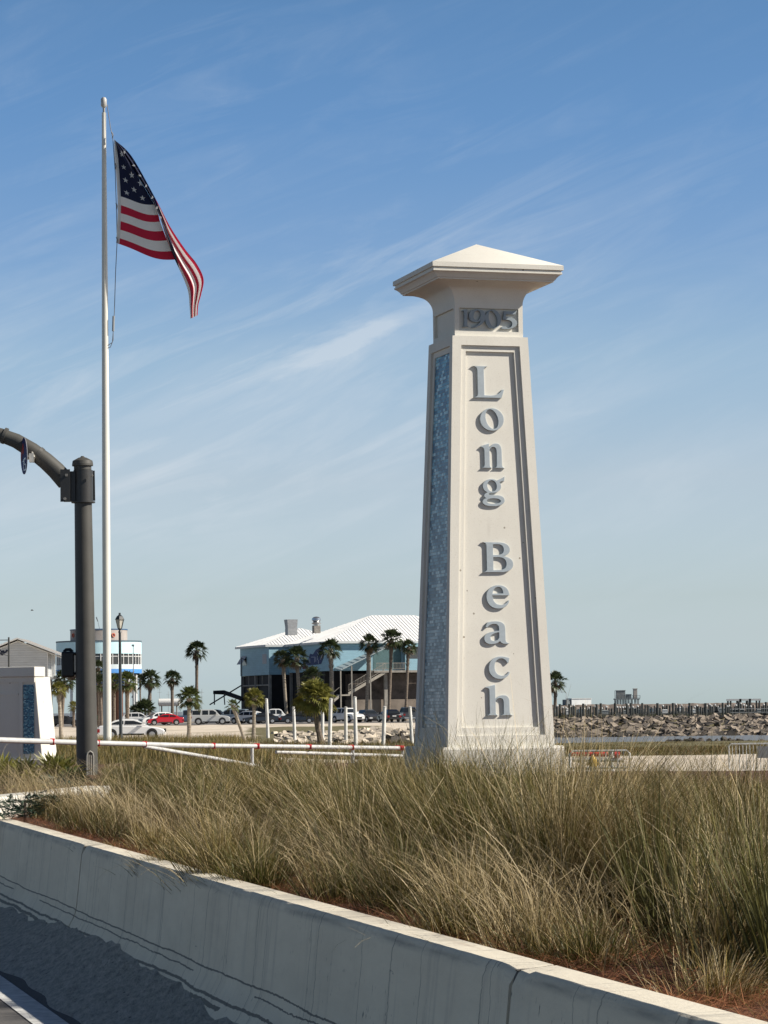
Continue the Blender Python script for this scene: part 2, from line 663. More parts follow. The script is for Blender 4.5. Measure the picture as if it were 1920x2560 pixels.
def barrier(s0, s1, label):
    e = empty('concrete_barrier', BL((s0 + s1) / 2, 0), 0, label, 'concrete barrier', 'concrete barrier segments along the road')
    mb = MB()
    n = 110
    uvl = []
    for i in range(n + 1):
        s = s0 + .018 + (s1 - s0 - .036) * i / n
        endk = min(i, n - i)
        chip = .0
        if endk < 2:
            chip = .018 * rng.random()
        for j, (c, z, v) in enumerate(PROF):
            dz = 0
            dc = 0
            if j in (3, 4, 5):
                dz = -abs(rng.gauss(0, .0010)) - chip
                dc = -abs(rng.gauss(0, .0008)) - chip * .5
            mb.v.append(tuple(BL(s, c + dc) + Vector((0, 0, z + dz)) - e.location))
            uvl.append((s * 1.035, v))
    m = len(PROF)
    for i in range(n):
        for j in range(m - 1):
            mb.f.append((i * m + j, (i + 1) * m + j, (i + 1) * m + j + 1, i * m + j + 1))
            mb.mi.append(0)
    mb.f.append(tuple(range(m)))
    mb.mi.append(0)
    mb.f.append(tuple(n * m + k for k in reversed(range(m))))
    mb.mi.append(0)
    o = mb.build('wall', bm_, e)
    ul = o.data.uv_layers.new(name='UVMap')
    arr = np.array([uvl[l.vertex_index] for l in o.data.loops], dtype=np.float32)
    ul.data.foreach_set('uv', arr.ravel())
    o.data.polygons.foreach_set('use_smooth', [True] * len(o.data.polygons))
    o.data.set_sharp_from_angle(angle=R(30))
    # joint filler
    mb = MB()
    pr = [(c - .012 if c > 0 else c + .012, z - .012) for c, z, v in PROF]
    for s in (s1 - .019, s1 + .019):
        for c, z in pr:
            mb.v.append(tuple(BL(s, c) + Vector((0, 0, z)) - e.location))
    for j in range(m - 1):
        mb.f.append((j, m + j, m + j + 1, j + 1))
        mb.mi.append(0)
    mb.build('joint_filler', M('joint_filler', (.13, .12, .11), .95, .2, 12), e)


barrier(.5, 10.8, 'nearest concrete barrier segment at the lower right corner, right of the chipped joint')
barrier(10.8, 21.1, 'middle concrete barrier segment with long dark scuff lines and cracks')
barrier(21.1, 31.4, 'concrete barrier segment at the left edge of the picture, left of the slanted joint')

# ================================================================ MONUMENT PYLON
cast = bpy.data.materials.new('cast_stone')
cast.use_nodes = True
t = cast.node_tree
t.nodes.new('ShaderNodeTexCoord')
t.nodes['Principled BSDF'].inputs['Roughness'].default_value = .9
cc = tramp(t, tn(t, 1.6, 6, .6, (1, 1, .5)), [(.3, (.65, .625, .56)), (.7, (.715, .69, .62))])
cc = tmix(t, tm(t, 'MULTIPLY', tm(t, 'SUBTRACT', tn(t, 70, 3, .7), .56, True), 3.2, True), cc, (.47, .43, .36))
cc = tmix(t, tm(t, 'MULTIPLY', tm(t, 'SUBTRACT', tn(t, 7, 2, .5, (1, 1, .15)), .68, True), 1.6, True), cc, (.42, .39, .34))
vo = t.nodes.new('ShaderNodeTexVoronoi')
vo.inputs['Scale'].default_value = 3.2
t.links.new(next(k for k in t.nodes if k.type == 'TEX_COORD').outputs['Object'], vo.inputs['Vector'])
cc = tmix(t, tm(t, 'LESS_THAN', vo.outputs['Distance'], .045), cc, (.30, .27, .22))
t.links.new(cc, t.nodes['Principled BSDF'].inputs['Base Color'])
tbump(t, tn(t, 130, 4, .7), .004, .5)

mos = bpy.data.materials.new('glass_mosaic')
mos.use_nodes = True
t = mos.node_tree
tx = t.nodes.new('ShaderNodeTexCoord')
pb = t.nodes['Principled BSDF']


def brick(off, bw=.085, rh=.044, mortar=.003):
    mp = t.nodes.new('ShaderNodeMapping')
    mp.inputs['Location'].default_value = off
    t.links.new(tx.outputs['UV'], mp.inputs[0])
    n = t.nodes.new('ShaderNodeTexBrick')
    n.offset = .5
    n.inputs['Color1'].default_value = (0, 0, 0, 1)
    n.inputs['Color2'].default_value = (1, 1, 1, 1)
    n.inputs['Mortar'].default_value = (.5, .5, .5, 1)
    n.inputs['Scale'].default_value = 1
    n.inputs['Mortar Size'].default_value = mortar
    n.inputs['Mortar Smooth'].default_value = .1
    n.inputs['Brick Width'].default_value = bw
    n.inputs['Row Height'].default_value = rh
    t.links.new(mp.outputs[0], n.inputs['Vector'])
    return n


b1 = brick((0, 0, 0))
sz = t.nodes.new('ShaderNodeSeparateXYZ')
t.links.new(tx.outputs['UV'], sz.inputs[0])
deepc = tramp(t, b1.outputs['Color'], [(0, (.008, .08, .18)), (.4, (.03, .20, .35)), (.75, (.12, .42, .56)), (1, (.50, .74, .80))])
palec = tramp(t, b1.outputs['Color'], [(0, (.11, .19, .23)), (.4, (.28, .37, .40)), (.75, (.47, .55, .56)), (1, (.72, .76, .73))])
cc = tmix(t, tm(t, 'DIVIDE', tm(t, 'SUBTRACT', 5.9, sz.outputs[1]), 4.6, True), deepc, palec)
cc = tmix(t, b1.outputs['Fac'], cc, (.20, .22, .22))
t.links.new(cc, pb.inputs['Base Color'])
pb.inputs['Roughness'].default_value = .35
pb.inputs['Specular IOR Level'].default_value = .25
tbump(t, b1.outputs['Fac'], -.003, .8)

PA = R(16.5)
PX, PD = XD(1208, 38), 38.0
PG = .70
PM = Matrix.Translation((PX, PD, 0)) @ Matrix.Rotation(PA, 4, 'Z')
pyl = empty('pylon', (PX, PD, PG), PA, 'tall tapering cream stone pylon with a spreading cap, blue mosaic side and vertical lettering', 'monument pylon')
off = Matrix.Translation((0, 0, -PG))
ZB, ZT, HB, HT = 1.28, 6.79, .75, .535


def half(z):
    return HB + (HT - HB) * (z - ZB) / (ZT - ZB)


def face_pt(k, s, z, out):      # face k (0 front, 1 right, 2 back, 3 left), s to the right, out from the axis
    a = k * math.pi / 2
    x, y_ = s, -out
    return (x * math.cos(a) - y_ * math.sin(a), x * math.sin(a) + y_ * math.cos(a), z)


mb = MB()
mosaics = []
for k in range(4):
    def ring(m_s, zb, zt, dep):
        return [face_pt(k, -(half(zb) - m_s), zb, half(zb) - dep), face_pt(k, half(zb) - m_s, zb, half(zb) - dep),
                face_pt(k, half(zt) - m_s, zt, half(zt) - dep), face_pt(k, -(half(zt) - m_s), zt, half(zt) - dep)]
    rings = [ring(0, ZB, ZT, 0), ring(.125, ZB + .15, ZT - .125, 0), ring(.125, ZB + .15, ZT - .125, .032), ring(.2, ZB + .255, ZT - .205, .032), ring(.2, ZB + .255, ZT - .205, .066)]
    vs = [v for r_ in rings for v in r_]
    fs = []
    for i in range(4):
        for j in range(4):
            fs.append((i * 4 + j, i * 4 + (j + 1) % 4, (i + 1) * 4 + (j + 1) % 4, (i + 1) * 4 + j))
    fs.append((16, 17, 18, 19))
    mb.add(vs, fs)
    if k in (1, 3):
        mosaics.append((k, ring(.2, ZB + .255, ZT - .205, .048)))
# ledge at the head of the shaft and hidden floor
mb.add([(-HT, -HT, ZT), (HT, -HT, ZT), (HT, HT, ZT), (-HT, HT, ZT)], [(0, 1, 2, 3)])
mb.build('shaft', cast, pyl, mat=off)
for k, rg in mosaics:
    m2 = MB()
    # cell grid so the UVs stay metric on the tapering panel
    vs, fs, uvm = [], [], []
    nn = 40
    for i in range(nn + 1):
        f = i / nn
        a_ = [rg[0][q] * (1 - f) + rg[3][q] * f for q in range(3)]
        b_ = [rg[1][q] * (1 - f) + rg[2][q] * f for q in range(3)]
        vs += [a_, b_]
        w = math.dist(a_, b_)
        uvm += [(-w / 2, a_[2]), (w / 2, a_[2])]
        if i:
            fs.append((2 * i - 2, 2 * i - 1, 2 * i + 1, 2 * i))
    m2.add(vs, fs)
    o = m2.build('mosaic_panel', mos, pyl, mat=off)
    ul = o.data.uv_layers.new(name='UVMap')
    ul.data.foreach_set('uv', np.array([uvm[l.vertex_index] for l in o.data.loops], dtype=np.float32).ravel())
# plinth
mb = MB()
mb.box(-.855, .855, -.855, .855, PG - .2, 1.25)
mb.box(-.855, .855, -.855, .855, 1.25, 1.285, top=(-.835, .835, -.835, .835))
mb.build('plinth', cast, pyl, mat=off)
# neck with sunk panels
mb = MB()
nh = .485
for k in range(4):
    def nr(ms, zb, zt, dep):
        return [face_pt(k, -(nh - ms), zb, nh - dep), face_pt(k, nh - ms, zb, nh - dep), face_pt(k, nh - ms, zt, nh - dep), face_pt(k, -(nh - ms), zt, nh - dep)]
    rings = [nr(0, ZT, 7.235, 0), nr(.062, 6.865, 7.175, 0), nr(.062, 6.865, 7.175, .04)]
    vs = [v for r_ in rings for v in r_]
    fs = []
    for i in range(2):
        for j in range(4):
            fs.append((i * 4 + j, i * 4 + (j + 1) % 4, (i + 1) * 4 + (j + 1) % 4, (i + 1) * 4 + j))
    fs.append((8, 9, 10, 11))
    mb.add(vs, fs)
mb.build('neck', cast, pyl, mat=off)
# spreading cap
prof = []
for i in range(13):
    a_ = i / 12 * math.pi / 2
    prof.append((.485 + .275 * (1 - math.cos(a_)) ** 1.0, 7.235 + .272 * math.sin(a_)))
prof += [(.785, 7.512), (.785, 7.528), (.80, 7.534), (.815, 7.560), (.845, 7.590), (.868, 7.606), (.875, 7.606), (.875, 7.630), (.864, 7.636), (.864, 7.655), (.89, 7.660), (.89, 7.722), (.0, 8.13)]
prof = [(h_ + .034 * smooth(7.42, 7.52, z) * (1 if h_ > .1 else 0), z) for h_, z in prof]
mb = MB()
for h_, z in prof:
    mb.v += [(-h_, -h_, z), (h_, -h_, z), (h_, h_, z), (-h_, h_, z)]
for i in range(len(prof) - 1):
    for j in range(4):
        if i == len(prof) - 2:
            mb.f.append((i * 4 + j, i * 4 + (j + 1) % 4, (i + 1) * 4))
        else:
            mb.f.append((i * 4 + j, i * 4 + (j + 1) % 4, (i + 1) * 4 + (j + 1) % 4, (i + 1) * 4 + j))
        mb.mi.append(0)
capo = mb.build('cap', cast, pyl, mat=off, smooth_=True)

# ---- lettering
GL = {
 'L': "M 0 0 C .10 .02 .14 .05 .14 .14 L .14 .86 C .14 .95 .10 .98 0 1 L .45 1 C .36 .98 .33 .95 .33 .86 L .33 .085 L .5 .075 C .66 .08 .76 .12 .84 .27 L .90 .27 L .82 0 Z",
 'o': "E .36 .35 .36 .37 0 E .36 .36 .18 .32 -14",
 'n': "M 0 0 C .08 .02 .11 .04 .11 .12 L .11 .5 C .11 .58 .07 .6 0 .6 L 0 .63 L .28 .72 L .28 .58 C .36 .68 .44 .72 .53 .72 C .66 .72 .71 .62 .71 .48 L .71 .12 C .71 .04 .74 .02 .82 0 L .44 0 C .51 .02 .53 .04 .53 .12 L .53 .44 C .53 .56 .5 .61 .42 .61 C .36 .61 .32 .58 .29 .52 L .29 .12 C .29 .04 .31 .02 .38 0 Z",
 'g': "M .5 .64 C .58 .70 .66 .70 .76 .80 L .74 .62 C .66 .63 .61 .60 .58 .57 C .66 .50 .66 .36 .56 .27 C .50 .22 .42 .20 .34 .20 C .30 .20 .26 .20 .23 .17 C .21 .14 .24 .12 .30 .12 L .50 .12 C .66 .12 .74 .04 .74 -.06 C .74 -.20 .56 -.28 .36 -.28 C .14 -.28 .02 -.22 .02 -.12 C .02 -.05 .08 -.01 .14 .01 C .08 .04 .06 .08 .08 .13 C .10 .17 .14 .20 .18 .22 C .08 .27 .04 .35 .04 .45 C .04 .60 .18 .70 .34 .70 C .40 .70 .46 .68 .50 .64 Z E .34 .45 .15 .20 -8 E .38 -.09 .23 .095 0",
 'B': "M 0 0 C .1 .02 .13 .05 .13 .13 L .13 .87 C .13 .95 .1 .98 0 1 L .5 1 C .72 1 .84 .9 .84 .76 C .84 .64 .76 .57 .64 .54 C .82 .51 .93 .42 .93 .28 C .93 .1 .78 0 .54 0 Z M .33 .93 L .46 .93 C .6 .93 .65 .86 .65 .75 C .65 .64 .58 .58 .46 .58 L .33 .58 Z M .33 .5 L .48 .5 C .64 .5 .72 .42 .72 .29 C .72 .14 .64 .08 .5 .08 L .33 .08 Z",
 'e': "M .70 .40 C .70 .60 .58 .72 .38 .72 C .16 .72 0 .57 0 .35 C 0 .13 .15 -.02 .36 -.02 C .54 -.02 .66 .08 .70 .24 L .66 .24 C .60 .14 .52 .10 .44 .10 C .28 .10 .19 .22 .18 .40 Z M .19 .46 C .21 .58 .28 .66 .37 .66 C .46 .66 .51 .58 .51 .46 Z",
 'a': "M .04 .52 L .10 .68 C .18 .71 .26 .72 .34 .72 C .52 .72 .6 .64 .6 .48 L .6 .14 C .6 .06 .63 .03 .7 .02 L .7 0 C .6 -.03 .48 -.02 .44 .08 C .38 .01 .3 -.02 .21 -.02 C .08 -.02 0 .05 0 .17 C 0 .32 .14 .38 .42 .42 L .42 .48 C .42 .58 .38 .63 .29 .63 C .2 .63 .14 .58 .10 .52 Z M .42 .36 C .26 .33 .18 .28 .18 .19 C .18 .12 .22 .09 .28 .09 C .35 .09 .4 .13 .42 .2 Z",
 'c': "M .64 .50 L .68 .66 C .6 .7 .5 .72 .4 .72 C .16 .72 0 .56 0 .34 C 0 .12 .15 -.02 .36 -.02 C .52 -.02 .63 .06 .68 .2 L .64 .22 C .58 .12 .52 .09 .44 .09 C .28 .09 .19 .2 .19 .38 C .19 .54 .27 .65 .4 .65 C .5 .65 .56 .6 .60 .50 Z",
 'h': "M 0 0 C .08 .02 .11 .04 .11 .12 L .11 .88 C .11 .96 .07 .98 0 .98 L 0 1.01 L .29 1.10 L .29 .59 C .36 .68 .44 .72 .53 .72 C .66 .72 .71 .62 .71 .48 L .71 .12 C .71 .04 .74 .02 .82 0 L .44 0 C .51 .02 .53 .04 .53 .12 L .53 .44 C .53 .56 .5 .61 .42 .61 C .36 .61 .32 .58 .29 .52 L .29 .12 C .29 .04 .31 .02 .38 0 Z",
 '1': "M .02 0 C .1 .02 .12 .05 .12 .12 L .12 .8 C .12 .88 .09 .9 0 .88 L 0 .92 L .31 1.02 L .31 .12 C .31 .05 .34 .02 .42 0 Z",
 '9': "M .64 .64 C .64 .3 .44 .05 .12 -.02 L .10 .03 C .28 .09 .40 .22 .44 .38 C .38 .32 .32 .29 .26 .29 C .1 .29 0 .44 0 .64 C 0 .86 .13 1 .32 1 C .52 1 .64 .87 .64 .64 Z E .31 .66 .135 .27 8",
 '0': "E .33 .5 .33 .51 0 E .33 .5 .17 .45 -10",
 '5': "M .12 1 L .56 .98 L .62 1.05 L .56 .82 L .2 .83 L .17 .64 C .44 .67 .62 .55 .62 .33 C .62 .1 .4 -.03 .12 -.02 C .04 -.02 0 0 0 .05 C 0 .1 .04 .13 .1 .13 C .2 .13 .2 .04 .28 .05 C .38 .06 .43 .18 .43 .3 C .43 .46 .3 .54 .08 .5 Z",
}


def glyph_loops(ch):
    tk = GL[ch].split()
    loops, cur, i = [], [], 0
    while i < len(tk):
        c = tk[i]
        if c in 'ML':
            if c == 'M':
                cur = []
            cur.append((float(tk[i + 1]), float(tk[i + 2])))
            i += 3
        elif c == 'C':
            p0 = cur[-1]
            q = [float(v) for v in tk[i + 1:i + 7]]
            for k in range(1, 9):
                u = k / 8
                cur.append(tuple((1 - u) ** 3 * p0[a] + 3 * (1 - u) ** 2 * u * q[a] + 3 * (1 - u) * u * u * q[2 + a] + u ** 3 * q[4 + a] for a in (0, 1)))
            i += 7
        elif c == 'E':
            cx, cy, rx, ry, an = [float(v) for v in tk[i + 1:i + 6]]
            an = R(-an)
            loops.append([(cx + rx * math.cos(w) * math.cos(an) - ry * math.sin(w) * math.sin(an), cy + rx * math.cos(w) * math.sin(an) + ry * math.sin(w) * math.cos(an)) for w in [2 * math.pi * k / 36 for k in range(36)]])
            i += 6
        else:
            loops.append(cur)
            i += 1
    return loops


def loops_mesh(loops, thick, bev=.004):
    cu = bpy.data.curves.new('tmp', 'CURVE')
    cu.dimensions = '2D'
    cu.fill_mode = 'BOTH'
    cu.extrude = thick / 2
    cu.bevel_depth = bev
    cu.offset = -bev
    for lp in loops:
        sp_ = cu.splines.new('POLY')
        sp_.points.add(len(lp) - 1)
        for p, q in zip(sp_.points, lp):
            p.co = (q[0], q[1], 0, 1)
        sp_.use_cyclic_u = True
    o = bpy.data.objects.new('tmp', cu)
    C.objects.link(o)
    dg = bpy.context.evaluated_depsgraph_get()
    dg.update()
    me = bpy.data.meshes.new_from_object(o.evaluated_get(dg))
    bpy.data.objects.remove(o)
    bpy.data.curves.remove(cu)
    me.materials.clear()
    return me


letm = M('letter_blue_grey', (.35, .40, .435), .5, .04, 20)


def place_glyph(ch, bbox, origin, ex, ey, en, thick, parent, pm_inv, name='letter', m=letm, bev=.004):
    """fit glyph into the pixel box seen on the plane (origin, ex, ey)"""
    def hit(px, py):
        r = ray(px, py)
        o = Vector((0, 0, CAMZ))
        q = o + r * ((origin - o).dot(en) / r.dot(en))
        return (q - origin).dot(ex), (q - origin).dot(ey)
    a0, b0 = hit(bbox[0], bbox[3])
    a1, b1_ = hit(bbox[1], bbox[2])
    lp = glyph_loops(ch)
    xs = [p[0] for l in lp for p in l]
    ys_ = [p[1] for l in lp for p in l]
    sx_, sy_ = (a1 - a0) / (max(xs) - min(xs)), (b1_ - b0) / (max(ys_) - min(ys_))
    lp = [[((x - min(xs)) * sx_, (y - min(ys_)) * sy_) for x, y in l] for l in lp]
    me = loops_mesh(lp, thick, bev)
    me.materials.append(m)
    o = bpy.data.objects.new(name, me)
    mw = Matrix((ex, ey, en)).transposed().to_4x4()
    mw.translation = origin + ex * a0 + ey * b0
    me.transform(pm_inv @ mw)
    C.objects.link(o)
    o.parent = parent
    return o


u3 = Vector((math.cos(PA), math.sin(PA), 0))
n3 = Vector((math.sin(PA), -math.cos(PA), 0))
sl3 = (HB - HT) / (ZT - ZB)
en = (n3 + Vector((0, 0, sl3))).normalized()
ey = (Vector((0, 0, 1)) - n3 * sl3).normalized()
org = Vector((PX, PD, 4)) + n3 * (half(4) - .050)
pinv = (Matrix.Translation((PX, PD, PG)) @ Matrix.Rotation(PA, 4, 'Z')).inverted()
for ch, bb in (('L', (1182, 1258, 917, 994)), ('o', (1200, 1258, 1021, 1077)), ('n', (1203, 1261, 1109, 1170)), ('g', (1206, 1261, 1191, 1266)),
               ('B', (1206, 1281, 1356, 1431)), ('e', (1216, 1272, 1463, 1522)), ('a', (1210, 1271, 1553, 1611)), ('c', (1222, 1273, 1641, 1698)), ('h', (1215, 1281, 1711, 1789))):
    place_glyph(ch, bb, org, u3, ey, en, .022, pyl, pinv)
org = Vector((PX, PD, 7)) + n3 * (nh - .017)
for ch, bb in (('1', (1155, 1171, 773, 817)), ('9', (1172, 1213, 774, 820)), ('0', (1212, 1251, 775, 822)), ('5', (1252, 1291, 777, 823))):
    place_glyph(ch, bb, org, u3, Vector((0, 0, 1)), n3, .036, pyl, pinv, 'numeral', M('numeral_grey', (.27, .315, .345), .5, .04, 20), bev=.003)

# ================================================================ LOW MONUMENT WALL AT THE LEFT
MA = R(-19)                       # long face turned to the left
MD = 46.0
e0 = P(96, 1700, MD)
mon = empty('monument_wall', (e0.x, MD, .7), MA, 'cream stone sign wall with a narrow blue mosaic strip at the left edge of the picture', 'monument wall')


def mz(py):
    return P(60, py, MD).z - .7


mb = MB()
bt, tp = .0, mz(1692)
# body: right end leans inward towards the top
for (a0, a1, z0, z1) in ((.04, -.02, -.1, tp),):
    mb.add([(-4, 0, z0), (a0 + .07, 0, z0), (a1 - .04, 0, z1), (-4, 0, z1), (-4, .56, z0), (a0 + .07, .56, z0), (a1 - .04, .56, z1), (-4, .56, z1)],
           [(0, 1, 2, 3), (1, 5, 6, 2), (5, 4, 7, 6), (3, 2, 6, 7), (0, 3, 7, 4), (0, 4, 5, 1)])
mb.build('body', cast, mon, bevel=.012)
mb = MB()
mb.box(-4, -.040, -.06, .34, tp + .002, mz(1667))
mb.build('coping', cast, mon, bevel=.01)
mb = MB()
mb.box(-4, .135, -.07, .62, -.2, mz(1898))
mb.build('plinth', cast, mon, bevel=.012)
# sunk-panel frame standing proud of the front
mb = MB()
mb.box(-4, -.065, -.022, .0, tp - .09, tp - .002)
mb.box(-.34, -.28, -.022, .0, mz(1895), tp - .092)
mb.box(-4, -.36, -.012, .0, tp - .30, tp - .26)
mb.build('frame', cast, mon)
mb = MB()
za, zb_ = mz(1885), tp - .13
x0m, x1m = -.27, -.075
mb.add([(x0m, -.012, za), (x1m, -.012, za), (x1m, -.012, zb_), (x0m, -.012, zb_)], [(0, 1, 2, 3)])
m_small = mos.copy()
m_small.name = 'glass_mosaic_deep'
for n_ in m_small.node_tree.nodes:
    if n_.type == 'TEX_BRICK':
        n_.inputs['Brick Width'].default_value = .046
        n_.inputs['Row Height'].default_value = .023
o = mb.build('mosaic_panel', m_small, mon)
ul = o.data.uv_layers.new(name='UVMap')
ul.data.foreach_set('uv', np.array([(0, 5.6), (.3, 5.6), (.3, 7.0), (0, 7.0)], dtype=np.float32).ravel())

# white planter kerb
kb = empty('planter_kerb', (0, 0, 0), 0, 'low white planter kerb in front of the dark signal mast at the lower left', 'kerb')
mb = MB()
k0, k1 = P(-60, 1999, 26.4), P(278, 1964, 29.6)
dd = (k1 - k0).to_2d().normalized()
nn_ = Vector((dd.y, -dd.x, 0))
vs = []
for p in (k0, k1):
    for c_, z_ in ((0, -.3), (0, 0), (-.3, 0), (-.3, -.3)):
        q = p + nn_ * c_
        vs.append((q.x, q.y, p.z + z_))
mb.add(vs, [(0, 1, 5, 4), (1, 2, 6, 5), (2, 3, 7, 6), (0, 3, 2, 1), (4, 5, 6, 7)])
mb.build('kerb_stone', M('white_kerb', (.66, .63, .56), .85, .08, 6, .004), kb, bevel=.02)

# ================================================================ FLAGPOLE AND FLAG
FD = 79.0
alu = M('pole_white_paint', (.68, .66, .60), .38, .06, 1.5, streak=.3)
b0_, t0_ = P(268.5, 1870, FD), P(259.5, 258, FD)
fp = empty('flagpole', b0_, 0, 'tall slim white flagpole rising behind the dark signal mast, carrying the flag', 'flagpole')
mb = MB()
ax = (t0_ - b0_)
mb.tube([ax * 0, ax * .35, ax * .65, ax * .985], [.118, .113, .092, .060], 20)
mb.build('pole', alu, fp, True)
mb = MB()
mb.tube([ax * .984, ax * .993], [.035, .035], 12)
mb.tube([ax * .993, ax * .996, ax * 1.006, ax * 1.009], [.05, .085, .085, .05], 14)
mb.build('truck', M('pole_truck', (.45, .44, .42), .4, .05), fp, True)
wire = M('halyard_steel', (.12, .12, .13), .5, 0)


def px_line(pts, d, r, name, m, parent, org_, n=5):
    mb = MB()
    mb.tube([P(x, y, d) - org_ for x, y in pts], r, n)
    return mb.build(name, m, parent)


px_line([(268, 262), (276, 318), (282, 345), (288, 430), (291, 520), (293, 600), (289, 680), (286, 780), (283, 830), (281, 856), (266, 866), (257, 878)], FD - .05, .011, 'halyard', wire, fp, b0_)
px_line([(284, 790), (283, 828)], FD - .05, .035, 'counterweight', M('weight_steel', (.25, .26, .27), .4, .05), fp, b0_, 8)
px_line([(283, 832), (283, 850), (276, 868), (262, 872)], FD - .05, .010, 'halyard_loop', wire, fp, b0_)

cot = {}
for nm, col in (('flag_navy', (.006, .010, .042)), ('flag_white', (.72, .72, .72)), ('flag_red', (.46, .012, .045))):
    m = M(nm, col, .8, .05, 60)
    b = m.node_tree.nodes['Principled BSDF']
    tr = m.node_tree.nodes.new('ShaderNodeBsdfTranslucent')
    ms = m.node_tree.nodes.new('ShaderNodeMixShader')
    ms.inputs[0].default_value = .28
    m.node_tree.links.new(b.outputs[0], ms.inputs[1])
    m.node_tree.links.new(tr.outputs[0], ms.inputs[2])
    tr.inputs[0].default_value = (*col, 1)
    m.node_tree.links.new(ms.outputs[0], m.node_tree.nodes['Material Output'].inputs[0])
    cot[nm] = m
flag = empty('flag', P(287, 345, FD), 0, 'large stars and stripes flag hanging limp and folded from the tall white pole', 'flag')
FO = flag.location.copy()


def lerp(a, b, u):
    return a + (b - a) * u


def poly(pts, u):
    """points as (u, x, y)"""
    for a, b in zip(pts, pts[1:]):
        if u <= b[0]:
            k = (u - a[0]) / (b[0] - a[0])
            return lerp(a[1], b[1], k), lerp(a[2], b[2], k)
    return pts[-1][1:]


def csp(pts, u):
    n = len(pts)
    for i in range(n - 1):
        if u <= pts[i + 1][0] or i == n - 2:
            k = (u - pts[i][0]) / (pts[i + 1][0] - pts[i][0])
            k = min(max(k, 0), 1)
            p = [np.array(pts[max(0, min(n - 1, i + j))][1:], float) for j in (-1, 0, 1, 2)]
            q = .5 * (2 * p[1] + (p[2] - p[0]) * k + (2 * p[0] - 5 * p[1] + 4 * p[2] - p[3]) * k * k + (3 * p[1] - p[0] - 3 * p[2] + p[3]) * k ** 3)
            return q[0], q[1]


HOIST = [(0, 287, 350), (.27, 293, 415), (.54, 298, 490), (.77, 298, 552), (1, 295, 609)]
FOLD = [(0, 287, 350), (.2, 318, 398), (.54, 386, 512), (.7, 401, 556), (.85, 418, 602), (1, 437, 649)]
OUT = [(0, 287, 350), (.18, 330, 392), (.40, 388, 495), (.55, 425, 566), (.68, 462, 622), (.76, 492, 660), (.83, 509, 698), (.90, 503, 736), (.95, 496, 762), (1, 494, 788)]
INN = [(0, 287, 350), (.1, 306, 380), (.32, 386, 512), (.45, 418, 602), (.56, 437, 649), (.70, 456, 690), (.83, 470, 728), (.93, 474, 765), (1, 476, 797)]


def panel1(s, t_):
    hx, hy = csp(HOIST, t_)
    fx, fy = csp(FOLD, t_)
    x, y_ = lerp(hx, fx, s), lerp(hy, fy, s)
    y_ += 9 * math.sin(s * math.pi) * t_ * (1 if t_ > .3 else t_ / .3) - 3 * math.sin(s * 2 * math.pi) * t_
    d = FD - .06 + .10 * math.sin(s * 5.2 + t_ * 2) * s - .10 * s
    return P(x, y_, d), s * .28 * t_, 1 - t_


def panel2(p, q):
    ix, iy = csp(INN, p)
    ox, oy = csp(OUT, p)
    x, y_ = lerp(ix, ox, q), lerp(iy, oy, q)
    am_ = .16 * min(1, p * 2.2)
    fold = math.sin(q * math.pi * 3 + p * 1.5)
    d = FD - .18 + am_ * fold + .10 * q + .10 * math.sin(q * 9 + p * 4) * min(1, p * 2)
    if p < .56:
        tt = p / .56
        ul_, vl_ = .28 * tt, 1 - tt
    else:
        ul_, vl_ = .28 + .72 * (p - .56) / .44, 0
    if p > .40:
        vl_ = max(vl_, .58 * min(1, (p - .40) / .12))
    return P(x, y_, d), lerp(ul_, p, q), lerp(vl_, 1, q ** 1.25)


def fcol(u, v):
    if u < .4 and v > 6 / 13:
        return 0
    return 2 if int(min(v, .9999) * 13) % 2 == 0 else 1


mb = MB()


def fgrid(fn, na, nb_, eps=0):
    o = len(mb.v)
    uvv = []
    for i in range(na + 1):
        for j in range(nb_ + 1):
            p, u, v = fn(i / na, j / nb_)
            mb.v.append(tuple(p - FO))
            uvv.append((u, v))
    for i in range(na):
        for j in range(nb_):
            ids = (i * (nb_ + 1) + j, (i + 1) * (nb_ + 1) + j, (i + 1) * (nb_ + 1) + j + 1, i * (nb_ + 1) + j + 1)
            u = sum(uvv[k][0] for k in ids) / 4
            v = sum(uvv[k][1] for k in ids) / 4
            mb.f.append(tuple(o + k for k in ids))
            mb.mi.append(fcol(u, v))


fgrid(lambda a, b: panel1(a, .0005 + .9995 * b), 30, 130)
fgrid(lambda a, b: panel2(a, b), 240, 90)


# stars sewn on the union, following the cloth
def star(uc, vc, r=.0285):
    pts = []
    for k in range(10):
        rr = r if k % 2 == 0 else r * .40
        a = math.pi / 2 + k * math.pi / 5
        pts.append((uc + rr * math.cos(a) / 1.9, vc + rr * math.sin(a)))
    return pts


for row in range(9):
    for k in range(6 if row % 2 == 0 else 5):
        uc = .4 * ((1 if row % 2 == 0 else 2) + 2 * k) / 12
        vc = 1 - (7 / 13) * (row + 1) / 10
        pp = []
        ok = True
        for (u, v) in [(uc, vc)] + star(uc, vc, .025):
            t_ = 1 - v
            s = u / (.28 * t_) if t_ > 0 else 9
            if s > 1.12:
                ok = False
                break
            pp.append(panel1(min(s, 1), t_)[0] + Vector((0, -.012, 0)) - FO)
        if ok:
            mb.add(pp, [(0, 1 + i, 1 + (i + 1) % 10) for i in range(10)], 1)
# glints of stars along the rolled edge
for p in (.12, .19, .235, .28, .33, .37, .41):
    for q in (.45, .8):
        c0 = panel2(p, q)[0] + Vector((0, -.03, 0)) - FO
        a_ = random.random() * 3
        pts = [c0 + Vector((math.cos(a_ + k * 1.256), 0, math.sin(a_ + k * 1.256))) * (.055 * (1 if k % 2 else .5)) for k in range(5)]
        mb.add(pts, [(0, 1, 2, 3, 4)], 1)
mb.build('cloth', [cot['flag_navy'], cot['flag_white'], cot['flag_red']], flag, True)
